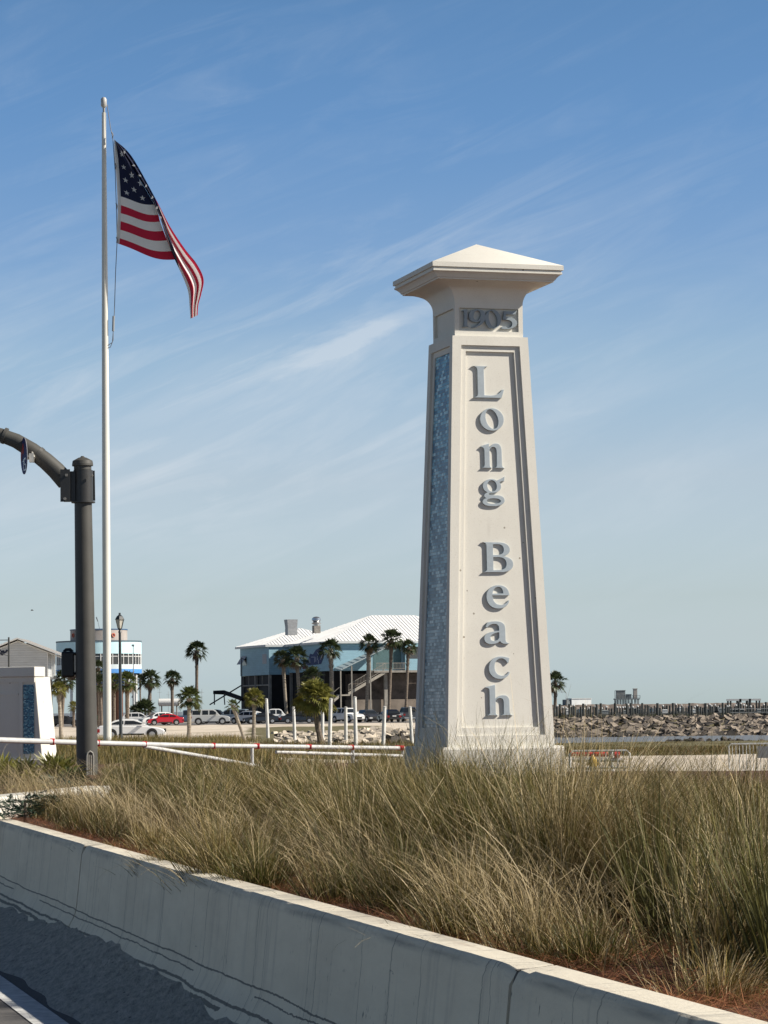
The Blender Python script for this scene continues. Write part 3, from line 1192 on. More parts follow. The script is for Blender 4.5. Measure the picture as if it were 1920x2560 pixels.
# white heading band
mb = MB()
for i in range(31):
    t_ = i / 30
    hx, hy = csp(HOIST, t_)
    w = 9 * (1 - .1 * t_) * min(1, .25 + t_ * 4)
    mb.v += [tuple(P(hx - w * .55, hy - 2, FD - .07) - FO), tuple(P(hx + w * .45, hy, FD - .085) - FO)]
    if i:
        mb.f.append((2 * i - 2, 2 * i - 1, 2 * i + 1, 2 * i))
        mb.mi.append(0)
mb.build('heading', cot['flag_white'], flag, True)
for (x, y_) in ((281, 338), (288, 415), (291, 515), (292, 600)):
    mb = MB()
    mb.tube([P(x - 1, y_ - 7, FD - .09) - FO, P(x + 2, y_, FD - .1) - FO, P(x, y_ + 8, FD - .09) - FO], [.02, .012, .02], 6)
    mb.build('clip', wire, flag)

# ================================================================ SIGNAL MAST
SD = 41.8
mast_m = M('mast_dark_paint', (.062, .060, .053), .6, .08, 3)
mb0 = P(219, 1975, SD)
mt = P(206.5, 1165, SD)
sm_ = empty('signal_mast', mb0, 0, 'thick dark grey traffic signal mast with a curved arm, at the left of the picture', 'signal mast')
A = mt - mb0
rad = lambda px: px / 2 * SD / F
mb = MB()
mb.tube([A * 0, A * .25, A * .6, A * 1.0], [rad(54), rad(52), rad(47), rad(42.5)], 28)
mb.build('post', mast_m, sm_, True)
mb = MB()
for k0_, k1_, r0_, r1_ in ((.988, 1.0, rad(44), rad(44)), (1.0, 1.006, rad(53), rad(53)), (1.006, 1.016, rad(53), rad(50)), (1.016, 1.026, rad(50), rad(20)), (1.026, 1.031, rad(14), rad(6))):
    mb.tube([A * k0_, A * k1_], [r0_, r1_], 24)
mb.build('finial', mast_m, sm_, True)
mb = MB()
c0 = P(208, 1216, SD) - mb0
zt_, zb2 = P(208, 1176, SD).z - mb0.z, P(208, 1254, SD).z - mb0.z
sleeve = [(c0.x, c0.y, zb2), (c0.x, c0.y, zt_)]
mb.tube(sleeve, rad(49), 24)
mb.tube([(c0.x, c0.y, zb2 - .02), (c0.x, c0.y, zb2 + .0)], rad(60), 24)
# flange plate, set edge-on towards the arm
pa = R(38)
ux, uy = math.cos(pa), math.sin(pa)


def plate(cx, hw, th, z0, z1):
    vs = []
    for z in (z0, z1):
        sh = 0.0 if z == z1 else -.03
        for a_, b_ in ((-hw, -th), (hw, -th), (hw, th), (-hw, th)):
            vs.append((cx + a_ * ux - b_ * uy + sh, c0.y + a_ * uy + b_ * ux, z))
    mb.add(vs, [(0, 3, 2, 1), (4, 5, 6, 7), (0, 1, 5, 4), (1, 2, 6, 5), (2, 3, 7, 6), (3, 0, 4, 7)])


pxm = lambda n_: n_ * SD / F
mb.box(c0.x - pxm(50), c0.x - pxm(18), c0.y - .11, c0.y + .11, zb2 + .005, zt_ - .02)
mb.box(c0.x - pxm(54), c0.x - pxm(30), c0.y - .175, c0.y - .15, zb2 - .01, zt_ + .005)
mb.box(c0.x - pxm(20), c0.x + pxm(28), c0.y + .10, c0.y + .13, zb2 + .02, zt_ + .004, top=(c0.x - pxm(20), c0.x + pxm(27), c0.y + .10, c0.y + .13))
mb.build('clamp_collar', M('collar_black', (.030, .030, .030), .45, .08, 4), sm_, True)
for (x, y_) in ((166, 1188), (229, 1188), (162, 1247)):
    q = P(x, y_, SD - .18) - mb0
    mb = MB()
    mb.tube([q + Vector((0, .03, 0)), q + Vector((0, -.025, 0))], .022, 6)
    mb.build('bolt', M('bolt_steel', (.25, .24, .22), .4, .05), sm_)
arm = [(-190, 1062), (-120, 1064), (-60, 1073), (0, 1087), (40, 1102), (80, 1126), (115, 1153), (140, 1176), (165, 1204)]
mb = MB()
mb.tube([P(x, y_, SD) - mb0 for x, y_ in arm], [rad(30), rad(31), rad(32), rad(34), rad(37), rad(40), rad(43), rad(45), rad(47)], 24)
mb.build('arm', mast_m, sm_, True)
for (xa, ya, xb, yb) in ((8, 1088.5, 15, 1091), (93, 1134, 99, 1139)):
    mb = MB()
    mb.tube([P(xa, ya, SD) - mb0, P(xb, yb, SD) - mb0], rad(42), 22)
    mb.build('arm_band', M('mast_band', (.075, .072, .065), .45, .05), sm_, True)
mb = MB()
q0 = P(77, 1144, SD - .12) - mb0
mb.tube([P(68, 1142, SD - .02) - mb0, P(82, 1140, SD - .10) - mb0], .045, 10)
mb.box(q0.x - .02, q0.x + .05, q0.y - .05, q0.y + .05, q0.z - .07, q0.z + .06)
mb.tube([P(80, 1130, SD - .13) - mb0, P(86, 1142, SD - .16) - mb0, P(83, 1156, SD - .12) - mb0], .012, 6)
mb.build('sign_bracket', M('bright_steel', (.62, .60, .54), .3, .1, 20, metal=.7), sm_, True)
# hand-hole with rounded rim and cover strips near the foot
mb = MB()
rimr = rad(52) + .004


def onpost(px, py, out=0):
    r = ray(px, py)
    cx, cy = mb0.x, mb0.y
    rr = rimr + out
    # nearest hit on a vertical cylinder
    a_ = r.x ** 2 + r.y ** 2
    b_ = -2 * (r.x * cx + r.y * cy)
    c_ = cx * cx + cy * cy - rr * rr
    ds = b_ * b_ - 4 * a_ * c_
    k = (-b_ - math.sqrt(max(ds, 0))) / (2 * a_)
    return Vector((0, 0, CAMZ)) + r * k - mb0


rim = [(217, 1962), (217, 1890), (219, 1882), (225, 1878), (231, 1882), (233, 1890), (233, 1962)]
mb.tube([onpost(x, y_, .004) for x, y_ in rim], .014, 8)
mb.build('handhole_rim', M('rim_grey', (.28, .27, .24), .5, .1), sm_, True)
mb = MB()
for a_, b_, y0_ in ((220.5, 224.5, 1888), (226, 230, 1888)):
    mb.tube([onpost(a_ + 1.5, 1962, .004), onpost(a_ + 1.5, y0_, .004)], .009, 6)
mb.build('handhole_cover', M('cover_grey', (.34, .32, .28), .5, .1), sm_, True)
# round sign
sp_c = P(61, 1140, SD - .25)
rs = empty('round_sign', sp_c, 0, 'round dark blue sign with a red shape and white number, edge-on on the mast arm', 'sign')
nv = Vector((-.955, -.295, 0)).normalized()
rv = Vector((-nv.y, nv.x, 0))
rv = Vector((0, 0, 1)).cross(nv)
zv = (Vector((0, 0, 1)) + rv * -.09).normalized()
SR = .278


def sgn(a_, b_, o_):
    return rv * a_ + zv * b_ + nv * o_


mb = MB()
nseg = 40
for o_ in (0, .008):
    for k in range(nseg):
        w = 2 * math.pi * k / nseg
        mb.v.append(tuple(sgn(SR * math.cos(w), SR * math.sin(w), o_)))
mb.f = [tuple(range(nseg))[::-1], tuple(nseg + k for k in range(nseg))] + [(k, (k + 1) % nseg, nseg + (k + 1) % nseg, nseg + k) for k in range(nseg)]
mb.mi = [1, 0] + [1] * nseg
mb.build('disc', [M('sign_blue', (.012, .022, .12), .8, .12, 6), M('sign_edge', (.3, .3, .32), .35, 0)], rs)
mb = MB()
shp = [(-.24, -.05), (-.20, -.06), (-.10, .05), (.0, .02), (.02, .10), (-.02, .20), (-.08, .19), (-.13, .13), (-.22, .06)]
mb.add([sgn(a_, b_, .0105) for a_, b_ in shp], [tuple(range(len(shp)))])
mb.build('red_emblem', M('sign_red', (.30, .02, .02), .8, .1), rs)
mb = MB()
shp = [(-.255, -.09), (-.02, -.085), (-.02, -.22), (-.14, -.235), (-.21, -.17)]
mb.add([sgn(a_, b_, .0105) for a_, b_ in shp], [tuple(range(len(shp)))])
mb.build('blue_field', M('sign_mid_blue', (.03, .05, .17), .8, .1), rs)
wmx = M('sign_white', (.45, .45, .50), .35, .05)
mb = MB()
for x0, x1, z0, z1 in ((-.035, .0, -.225, -.045), (-.075, -.04, -.085, -.065), (.045, .16, -.065, -.035), (.045, .078, -.125, -.066), (.045, .16, -.14, -.1255), (.128, .162, -.20, -.1405), (.04, .162, -.23, -.2005)):
    mb.add([sgn(x0, z0, .0125), sgn(x1, z0, .0125), sgn(x1, z1, .0125), sgn(x0, z1, .0125)], [(0, 1, 2, 3)])
mb.build('numerals', wmx, rs)
# black signal head seen from behind
sh0 = P(172, 1694, SD + .12)
sg = empty('traffic_signal', sh0, 0, 'black signal head fixed to the left side of the signal mast', 'signal head')
hgt = P(172, 1624, SD + .12).z - sh0.z
mb = MB()
w = pxm(16)
mb.box(-w, w, -.16, .10, 0, hgt * .93)
mb.build('housing', M('signal_black', (.010, .010, .010), .5, .05), sg, bevel=.03)
mb = MB()
for z in (.10, .27):
    mb.tube([(0, .105, z), (0, .28, z - .015)], [.11, .12], 16, cap=False)
mb.tube([(-w * .75, 0, hgt * .92), (-w * .4, 0, hgt), (w * .2, 0, hgt), (w * .6, 0, hgt * .92)], .025, 8)
mb.build('visor', MC['signal_black'], sg, True)
for z in (.06, hgt * .85):
    mb = MB()
    mb.tube([(w - .01, 0, z), (w + .12, -.06, z)], .022, 8)
    mb.build('bracket', MC['signal_black'], sg, True)

# ================================================================ SWING GATE, BARRICADES
wp = M('gate_white', (.50, .50, .49), .45, .08, 8)
rp_ = M('gate_red', (.52, .02, .03), .5, .12, 20)
g0 = P(-60, 1848, 43)
gate = empty('pipe_gate', (g0.x, 43, hz(g0.x, 43)), 0, 'long white pipe gate with red bands crossing behind the tall grass', 'gate')
GO = gate.location.copy()


def gd(px):
    return 43 + 7 * (px + 60) / 1070


def gy(px):
    pts = [(-200, 1844), (0, 1850), (185, 1856), (245, 1858), (480, 1864), (700, 1866), (1010, 1870)]
    for a, b in zip(pts, pts[1:]):
        if px <= b[0]:
            return a[1] + (b[1] - a[1]) * (px - a[0]) / (b[0] - a[0])


mb = MB()
xsg = [-200, 0, 185, 480, 700, 1010]
mb.tube([P(x, gy(x), gd(x)) - GO for x in xsg], [.046, .044, .042, .039, .036, .033], 12)
mb.build('top_pipe', wp, gate, True)
mb = MB()
mb.tube([P(362, 1866, gd(362) - .02) - GO, P(554, 1899, gd(554)) - GO, P(700, 1926, gd(700)) - GO], .032, 10)
mb.build('brace_pipe', wp, gate, True)
mb = MB()
mb.tube([P(690, 1880, gd(700)) - GO, P(1008, 1890, gd(1008)) - GO], .030, 10)
mb.build('lower_pipe', wp, gate, True)
for px, wpx in ((131, 9), (245, 8), (362, 9), (534, 8), (642, 12), (772, 12), (878, 12), (1000, 18)):
    mb = MB()
    r_ = .049 - .012 * px / 1000
    mb.tube([P(px - wpx * .62, gy(px - wpx / 2), gd(px)) - GO, P(px + wpx * .62, gy(px + wpx / 2), gd(px)) - GO], r_ + .007, 14)
    mb.build('red_band', rp_, gate, True)
for px in (630, 882, 1006):
    q = P(px, gy(px), gd(px)) - GO
    mb = MB()
    mb.tube([q + Vector((0, 0, -.02)), Vector((q.x, q.y, hz(q.x + GO.x, q.y + GO.y) - GO.z - .1))], .03, 10)
    mb.build('gate_post', wp, gate, True)
g2 = P(1490, 1886, 60)
gate2 = empty('pipe_gate', (g2.x, 60, hz(g2.x, 60)), 0, 'short red and white gate pipe behind the steel barricade, right of the pylon', 'gate')
GO2 = gate2.location.copy()
mb = MB()
mb.tube([P(1425, 1884, 60) - GO2, P(1520, 1886, 60) - GO2], .055, 12)
mb.tube([P(1536, 1887, 60) - GO2, P(1549, 1888, 60) - GO2], .07, 12)
mb.build('red_pipe', rp_, gate2, True)
mb = MB()
mb.tube([P(1430, 1899, 60) - GO2, P(1560, 1900, 60) - GO2], .050, 12)
mb.tube([P(1528, 1880, 60.2) - GO2, P(1528, 1950, 60.2) - GO2], .050, 12)
mb.build('white_pipe', wp, gate2, True)

galv = M('galvanised_steel', (.45, .46, .46), .5, .12, 12, metal=.0)


def barricade(x0, x1, ytop, ybot, d, label, nb=14, sign=False):
    a, b = P(x0, ytop, d), P(x1, ytop, d)
    zb = P(x0, ybot, d).z
    e = empty('steel_barricade', ((a.x + b.x) / 2, d, zb), 0, label, 'barricade', 'steel crowd barricades')
    w, h_ = (b.x - a.x) / 2, a.z - zb
    mb = MB()
    r_ = .022
    mb.tube([(-w, 0, .25), (-w, 0, h_ - .06), (-w + .06, 0, h_), (w - .06, 0, h_), (w, 0, h_ - .06), (w, 0, .25)], r_, 8)
    mb.tube([(-w, 0, .25), (w, 0, .25)], r_, 8)
    mb.build('frame', galv, e, True)
    for k in range(nb):
        mb = MB()
        x = -w + 2 * w * (k + 1) / (nb + 1)
        mb.tube([(x, 0, .25), (x, 0, h_)], .011, 6)
        mb.build('bar', galv, e, True)
    for s in (-1, 1):
        mb = MB()
        x = s * w * .82
        mb.tube([(x, -.28, -.02), (x, -.26, .06), (x, 0, .16), (x, .26, .06), (x, .28, -.02)], .018, 8)
        mb.tube([(x, 0, .16), (x, 0, .25)], .018, 8)
        mb.build('foot', galv, e, True)
    if sign:
        mb = MB()
        mb.box(-w * .35, w * .05, -.03, -.02, h_ * .62, h_ * .93)
        mb.build('plate', M('barricade_plate', (.16, .17, .19), .5, .1), e)
    return e


barricade(1822, 2040, 1860, 1955, 78, 'tall grey steel crowd barricade standing on the pale sand at the right edge', 24, True)
barricade(1424, 1574, 1878, 1952, 56, 'grey steel crowd barricade in front of the red pipe just right of the pylon', 9)
hy_ = P(1483, 1950, 54)
hyd = empty('hydrant', hy_, 0, 'small yellow and white hydrant half hidden by grass right of the pylon', 'hydrant')
mb = MB()
mb.lathe([(.09, 0), (.09, .03), (.065, .04), (.065, .22), (.085, .23), (.085, .26)], 12)
mb.build('barrel', M('hydrant_white', (.65, .63, .58), .5, .08), hyd, True)
mb = MB()
mb.lathe([(.075, .26), (.075, .38), (.06, .42), (.03, .45), (.02, .48)], 12)
mb.tube([(-.11, 0, .31), (.11, 0, .31)], .03, 8)
mb.build('bonnet', M('hydrant_yellow', (.60, .38, .06), .5, .1), hyd, True)

# ================================================================ STREET LAMP
LD = 110.0
lb = Vector((XD(302, LD), LD, hz(XD(302, LD), LD) - .05))
lt = P(299.5, 1575, LD)
lamp = empty('street_lamp', lb, 0, 'black street lamp with a tapered glass lantern beside the flagpole', 'street lamp')
ms_ = LD / F
blk = M('lamp_black', (.035, .04, .042), .4, .08)
A = lt - lb
mb = MB()
zf_ = [(P(301, y_, LD).z - lb.z) / A.z for y_ in (1850, 1843, 1832)]
mb.tube([A * 0, A * zf_[0], A * zf_[1], A * zf_[2], A * .98], [.15, .14, .10, .068, .050], 14)
mb.tube([A * .98, A * 1.0], [.07, .04], 12)
mb.build('post', blk, lamp, True)
zz = lambda y_: P(300, y_, LD).z - lb.z
cx = A.x


def frustum(z0, z1, w0, w1, mb, n=6, rot=0):
    mb.tube([(cx, 0, z0), (cx, 0, z1)], [w0, w1], n)


mb = MB()
frustum(zz(1571), zz(1549), pxm(5) * 2.75, pxm(10.5) * 2.75, mb)
mb.build('glass', M('lantern_glass', (.55, .52, .46), .25, .1, 3), lamp)
mb = MB()
frustum(zz(1575), zz(1571), .05, .09, mb)
mb.build('lantern_base', blk, lamp)
mb = MB()
frustum(zz(1549), zz(1541), .205, .13, mb)
frustum(zz(1541), zz(1537), .13, .05, mb)
frustum(zz(1537), zz(1532), .05, .045, mb)
mb.build('lamp_cap', blk, lamp)
mb = MB()
for k in range(6):
    a_ = 2 * math.pi * k / 6
    up_ = Vector((1, 0, 0))
    r0_, r1_ = pxm(5) * 2.75 + .006, pxm(10.5) * 2.75 + .006
    mb.tube([(cx + r0_ * math.sin(a_), r0_ * math.cos(a_), zz(1571)), (cx + r1_ * math.sin(a_), r1_ * math.cos(a_), zz(1549))], .009, 5)
mb.build('lantern_bars', blk, lamp)

# ================================================================ PALMS
PALM = {}
for nm, c1, c2 in (('frond_green', (.030, .052, .014), (.115, .135, .035)), ('frond_yellow', (.085, .095, .016), (.25, .23, .055)), ('frond_dark', (.016, .030, .012), (.065, .082, .028))):
    m = bpy.data.materials.new(nm)
    m.use_nodes = True
    t = m.node_tree
    t.nodes.new('ShaderNodeTexCoord')
    pb = t.nodes['Principled BSDF']
    pb.inputs['Roughness'].default_value = .45
    cc = tramp(t, tn(t, 1.1, 4, .7), [(.35, c1), (.65, c2)])
    t.links.new(cc, pb.inputs['Base Color'])
    tr = t.nodes.new('ShaderNodeBsdfTranslucent')
    t.links.new(cc, tr.inputs[0])
    ms = t.nodes.new('ShaderNodeMixShader')
    ms.inputs[0].default_value = .25
    t.links.new(pb.outputs[0], ms.inputs[1])
    t.links.new(tr.outputs[0], ms.inputs[2])
    t.links.new(ms.outputs[0], t.nodes['Material Output'].inputs[0])
    PALM[nm] = m
dry = M('dry_frond', (.20, .135, .07), .9, .2, 2)
bark_ = M('palm_bark', (.17, .135, .105), .95, .25, 3.5, .05, streak=5)
bark_pale = M('palm_bark_pale', (.30, .255, .20), .95, .22, 3.0, .05, streak=5)


def fan(mb, o, D, r, nseg, rng, droop=.35, spread=115, w=.09):
    D = D.normalized()
    side = D.cross(Vector((0, 0, 1)))
    if side.length < .05:
        side = Vector((1, 0, 0))
    side.normalize()
    up = side.cross(D).normalized()
    tw = rng.uniform(-.7, .7)
    side, up = side * math.cos(tw) + up * math.sin(tw), up * math.cos(tw) - side * math.sin(tw)
    for k in range(nseg):
        a = R(-spread + 2 * spread * (k + rng.uniform(-.25, .25)) / (nseg - 1))
        d = D * math.cos(a) + side * math.sin(a) + up * .18 * abs(math.sin(a))
        L_ = r * (.72 + .28 * math.cos(a)) * rng.uniform(.85, 1.08)
        s = d.cross(up).normalized() * (w * r)
        m_ = o + d * L_ * .5
        t_ = o + d * L_ - Vector((0, 0, droop * L_ * rng.uniform(.5, 1.3)))
        mb.add([o, m_ + s, t_, m_ - s], [(0, 1, 2, 3)])


def crown(mb, c, rad_, nleaf, nseg, rng, lo=-45, hi=85, pet=.52, droop=.35, stem=True, w=.09):
    for i in range(nleaf):
        el_ = R(lo + (hi - lo) * ((i + .5) / nleaf) ** .85)
        azz = i * 2.39996 + rng.uniform(-.3, .3)
        D = Vector((math.cos(azz) * math.cos(el_), math.sin(azz) * math.cos(el_), math.sin(el_)))
        pl = rad_ * pet * rng.uniform(.8, 1.15)
        o = c + D * pl - Vector((0, 0, .08 * pl))
        if stem:
            s = D.cross(Vector((0, .3, 1))).normalized() * .014 * rad_
            mb.add([c - s, c + s, o + s, o - s], [(0, 1, 2, 3)])
        D2 = (D - Vector((0, 0, .22 * (1 - abs(math.sin(el_)))))).normalized()
        fan(mb, o, D2, rad_ * (1.02 - pet), nseg, rng, droop, w=w)


def palm(cpx, cpy, w, d, bpx, label, kind='green', nleaf=34, nseg=15, tr=None, pale=False, skirt=0, curve=0, group='palm trees', boots=True, tall=1.0, seed=0, name='palm_tree'):
    rng = random.Random(int(cpx * 7 + cpy) + seed)
    cc_ = P(cpx, cpy, d)
    bx = XD(bpx, d)
    bz = hz(bx, d) - .05
    rad_ = w / 2 * d / F
    tw_ = tr if tr else .17
    e = empty(name, (bx, d, bz), 0, label, 'palm tree', group)
    top = cc_ - Vector((bx, d, bz)) - Vector((0, 0, rad_ * .25))
    mb = MB()
    n = 16
    pts, rs = [], []
    for i in range(n + 1):
        f = i / n
        p = top * f + Vector((curve * math.sin(f * math.pi), 0, 0))
        p.z = top.z * f
        p.x = top.x * (f if curve == 0 else f ** 1.2) + curve * math.sin(f * math.pi)
        pts.append(p)
        r_ = tw_ * (1.25 - .4 * min(1, f * 4) if f < .25 else .9 + (.28 * smooth(.72, .95, f) if boots else 0))
        rs.append(r_ * rng.uniform(.92, 1.08))
    mb.tube(pts, rs, 9)
    if boots:
        for k in range(40):
            f = rng.uniform(.72, 1.0)
            p = top * f
            p.x = top.x * (f if curve == 0 else f ** 1.2) + curve * math.sin(f * math.pi)
            a_ = rng.uniform(0, 6.28)
            dv = Vector((math.cos(a_), math.sin(a_), 0))
            q = p + dv * tw_ * .9
            s = Vector((-dv.y, dv.x, 0)) * tw_ * .28
            tpt = q + dv * tw_ * .9 + Vector((0, 0, tw_ * 1.8))
            mb.add([q - s, q + s, tpt + s * .3, tpt - s * .3, q - dv * tw_ * .2 + Vector((0, 0, -tw_ * .3))], [(0, 1, 2, 3), (0, 4, 1)])
    mb.build('trunk', bark_pale if pale else bark_, e, True)
    mb = MB()
    crown(mb, top, rad_ * 1.18, nleaf, nseg, rng, w=.085)
    mb.build('crown', PALM['frond_' + kind], e)
    if skirt:
        mb = MB()
        for i in range(skirt):
            a_ = rng.uniform(0, 6.28)
            D = Vector((math.cos(a_) * .55, math.sin(a_) * .55, -rng.uniform(.5, 1.2)))
            fan(mb, top + Vector((0, 0, -rad_ * .1)) + D.normalized() * rad_ * .25, D, rad_ * .55, 9, rng, .5, 50)
        mb.build('skirt', dry, e)
    return e


palm(492, 1619, 58, 430, 491, 'tallest lone palm against the open sky, left of the blue restaurant', 'dark', 30, 15, .27, skirt=8)
palm(430, 1690, 48, 400, 431, 'palm with a round crown above the red car', 'dark', 34, 14, .25, skirt=6)
palm(473, 1737, 68, 185, 472, 'stout palm on the sand in front of the silver SUV', 'green', 38, 16, .15, pale=True)
palm(636, 1738, 54, 185, 633, 'yellow green palm with a ball shaped crown before the left end of the blue restaurant', 'yellow', 46, 16, .135, pale=True)
palm(582, 1760, 40, 170, 613, 'small leaning palm with a sparse drooping crown', 'green', 16, 12, .11, pale=True, curve=-.0)
palm(787, 1735, 106, 175, 803, 'big bushy low palm among the white posts', 'yellow', 50, 18, .20, pale=False, curve=-.1)
palm(707, 1641, 54, 395, 717, 'palm at the left of the row before the blue restaurant', 'dark', 30, 14, .25, pale=True, skirt=5)
palm(742, 1636, 66, 393, 752, 'palm beside the leftmost palm of the row before the blue restaurant', 'dark', 34, 14, .27, pale=True, skirt=5)
palm(826, 1614, 62, 392, 833, 'palm before the middle of the blue restaurant, right of the mural', 'dark', 32, 14, .27, pale=True, skirt=5)
palm(922, 1603, 56, 392, 915, 'palm at the foot of the covered staircase', 'dark', 32, 14, .25, pale=True, skirt=5)
palm(979, 1591, 62, 391, 971, 'tall palm standing in front of the restaurant balcony', 'dark', 32, 14, .25, skirt=5)
palm(1021, 1612, 46, 391, 1013, 'palm closest to the left edge of the pylon', 'dark', 28, 14, .22, skirt=5)
palm(782, 1686, 62, 390, 784, 'shaded low palm below the restaurant mural', 'dark', 30, 14, .22)
palm(1388, 1697, 62, 400, 1387, 'palm half hidden behind the right edge of the pylon', 'dark', 30, 14, .26, skirt=6)
palm(376, 1691, 58, 380, 371, 'palm right of the round pale blue building', 'dark', 34, 14, .27, skirt=8)
palm(350, 1695, 32, 440, 351, 'small distant palm just right of the round pale blue building', 'dark', 20, 12, .14)
palm(318, 1698, 62, 330, 318, 'palm directly right of the street lamp', 'green', 34, 14, .27, skirt=12)
palm(285, 1700, 50, 332, 285, 'palm between the flagpole and the street lamp', 'green', 30, 14, .22, skirt=9)
palm(246, 1664, 46, 345, 248, 'taller palm seen in the gap between the signal mast and the flagpole', 'dark', 28, 14, .22)
palm(250, 1705, 56, 335, 254, 'lower palm seen in the gap between the signal mast and the flagpole', 'dark', 30, 14, .22)
palm(160, 1694, 66, 350, 153, 'dark palm below the grey house, left of the signal mast', 'dark', 34, 14, .25, skirt=6)
palm(147, 1718, 46, 185, 153, 'slim yellow green palm on the sand left of the signal mast', 'yellow', 34, 15, .135, pale=True)
palm(184, 1763, 34, 345, 184, 'small yellowish palm close to the left side of the signal mast', 'yellow', 24, 12, .18)


def clump(px, py, w, d, label, kind, n=30, cat='palmetto', name='palmetto_shrub', nseg=11, zoff=0, pet=.45, yel=0):
    rng = random.Random(int(px * 3 + py))
    x = XD(px, d)
    z = P(px, py, d).z
    rad_ = w / 2 * d / F
    e = empty(name, (x, d, hz(x, d)), 0, label, cat, 'palmetto shrubs')
    mb = MB()
    crown(mb, Vector((0, 0, max(z - hz(x, d) - rad_ * .2, .02))), rad_, n, nseg, rng, lo=-15, hi=88, pet=pet, droop=.15)
    mb.build('fronds', PALM['frond_' + kind], e)
    mb = MB()
    mb.tube([(0, 0, -.1), (rad_ * .05, 0, max(z - hz(x, d) - rad_ * .15, .04))], [rad_ * .12, rad_ * .07], 7)
    mb.build('stem', bark_, e)
    return e


clump(362, 1768, 70, 372, 'dark wide palmetto shrub behind the two white cars', 'dark', 44)
clump(336, 1774, 40, 374, 'smaller dark palmetto shrub left of the wide one behind the white cars', 'dark', 26)
# near palmettos round the monument wall
for (px, py, w, d, kd, n, lb_) in (
        (2, 1940, 190, 36, 'yellow', 20, 'yellow green palmetto at the very left edge below the monument wall'),
        (62, 1945, 170, 35, 'yellow', 18, 'spiky palmetto in front of the blue mosaic strip'),
        (138, 1938, 190, 37, 'yellow', 24, 'largest spiky palmetto, left of the foot of the signal mast'),
        (174, 1955, 130, 34.5, 'green', 14, 'small green palmetto touching the foot of the signal mast')):
    clump(px, py, w, d, lb_, kd, n, nseg=9, pet=.35)

# low dark junipers before the kerb
jun = bpy.data.materials.new('juniper_green')
jun.use_nodes = True
jun.node_tree.nodes.new('ShaderNodeTexCoord')
jun.node_tree.links.new(tramp(jun.node_tree, tn(jun.node_tree, 6), [(.3, (.006, .018, .012)), (.7, (.035, .070, .035))]), jun.node_tree.nodes['Principled BSDF'].inputs['Base Color'])
for (px, py, d, w, lb_) in ((62, 1992, 26.2, 1.0, 'dark green juniper spilling over the planter kerb'), (150, 1940, 33, .6, 'small dark green juniper by the foot of the signal mast')):
    x = XD(px, d)
    rng = random.Random(px)
    zc = hz(x, d)
    e = empty('juniper', (x, d, zc), 0, lb_, 'juniper', 'low junipers')
    mb = MB()
    hh = max(P(px, py, d).z - zc, .05)
    for k in range(42):
        a_ = rng.uniform(0, 6.28)
        ln = w * rng.uniform(.25, .55)
        base_ = Vector((rng.gauss(0, w * .16), rng.gauss(0, w * .12), hh * rng.uniform(.2, 1)))
        D = Vector((math.cos(a_), math.sin(a_), rng.uniform(-.05, .45))).normalized()
        for j in range(26):
            f = j / 26
            p = base_ + D * ln * f + Vector((0, 0, -.12 * f * f * ln))
            q = p + (D * .8 + Vector((rng.gauss(0, .7), rng.gauss(0, .7), rng.gauss(0, .6)))) * .055 * (1.2 - f)
            s = Vector((0, 0, .006)) + D.cross(Vector((0, 0, 1))) * .006
            mb.add([p - s, p + s, q], [(0, 1, 2)])
    mb.build('foliage', jun, e)
    mb = MB()
    mb.tube([(0, 0, -.05), (0, 0, hh * .8)], [.02, .012], 6)
    mb.build('stem', bark_, e)

# ================================================================ BUILDINGS
def siding(name, col, pitch=.28, dark=.80):
    m = bpy.data.materials.new(name)
    m.use_nodes = True
    t = m.node_tree
    tx = t.nodes.new('ShaderNodeTexCoord')
    s = t.nodes.new('ShaderNodeSeparateXYZ')
    t.links.new(tx.outputs['Object'], s.inputs[0])
    f = tm(t, 'FRACT', tm(t, 'DIVIDE', s.outputs[2], pitch))
    base = tramp(t, tn(t, .8, 6, .6, (1, 1, 3)), [(.3, tuple(c * .88 for c in col)), (.7, tuple(min(1, c * 1.08) for c in col))])
    cc = tmix(t, tm(t, 'LESS_THAN', f, .14), base, tuple(c * dark for c in col))
    t.links.new(cc, t.nodes['Principled BSDF'].inputs['Base Color'])
    t.nodes['Principled BSDF'].inputs['Roughness'].default_value = .7
    tbump(t, f, .03, .6)
    return m


side_blue = siding('blue_siding', (.27, .45, .54))
side_grey = siding('grey_siding', (.54, .56, .57), .30, .75)
roofm = M('white_metal_roof', (.82, .82, .81), .4, .04, .4)
fasc = M('pale_fascia', (.55, .57, .57), .6, .05)
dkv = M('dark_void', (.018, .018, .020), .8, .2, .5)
woodb = M('weathered_brown_boards', (.105, .082, .068), .9, .3, .8, .03)
concb = M('tan_block_wall', (.20, .165, .135), .9, .15, .6)
postm = M('timber_post_grey', (.28, .26, .23), .9, .12, 1.5)
win_m = M('window_glass', (.05, .055, .06), .12, .1, .4)
white_t = M('white_trim', (.72, .72, .70), .6, .05)


def P2L(e, px, py, d):
    return e.matrix_basis.inverted() @ P(px, py, d)


BR = empty('restaurant', (XD(828, 410), 410, 0), R(20), 'pale blue building on dark stilts with a white metal hip roof and mural', 'building')
bpy.context.view_layer.update()


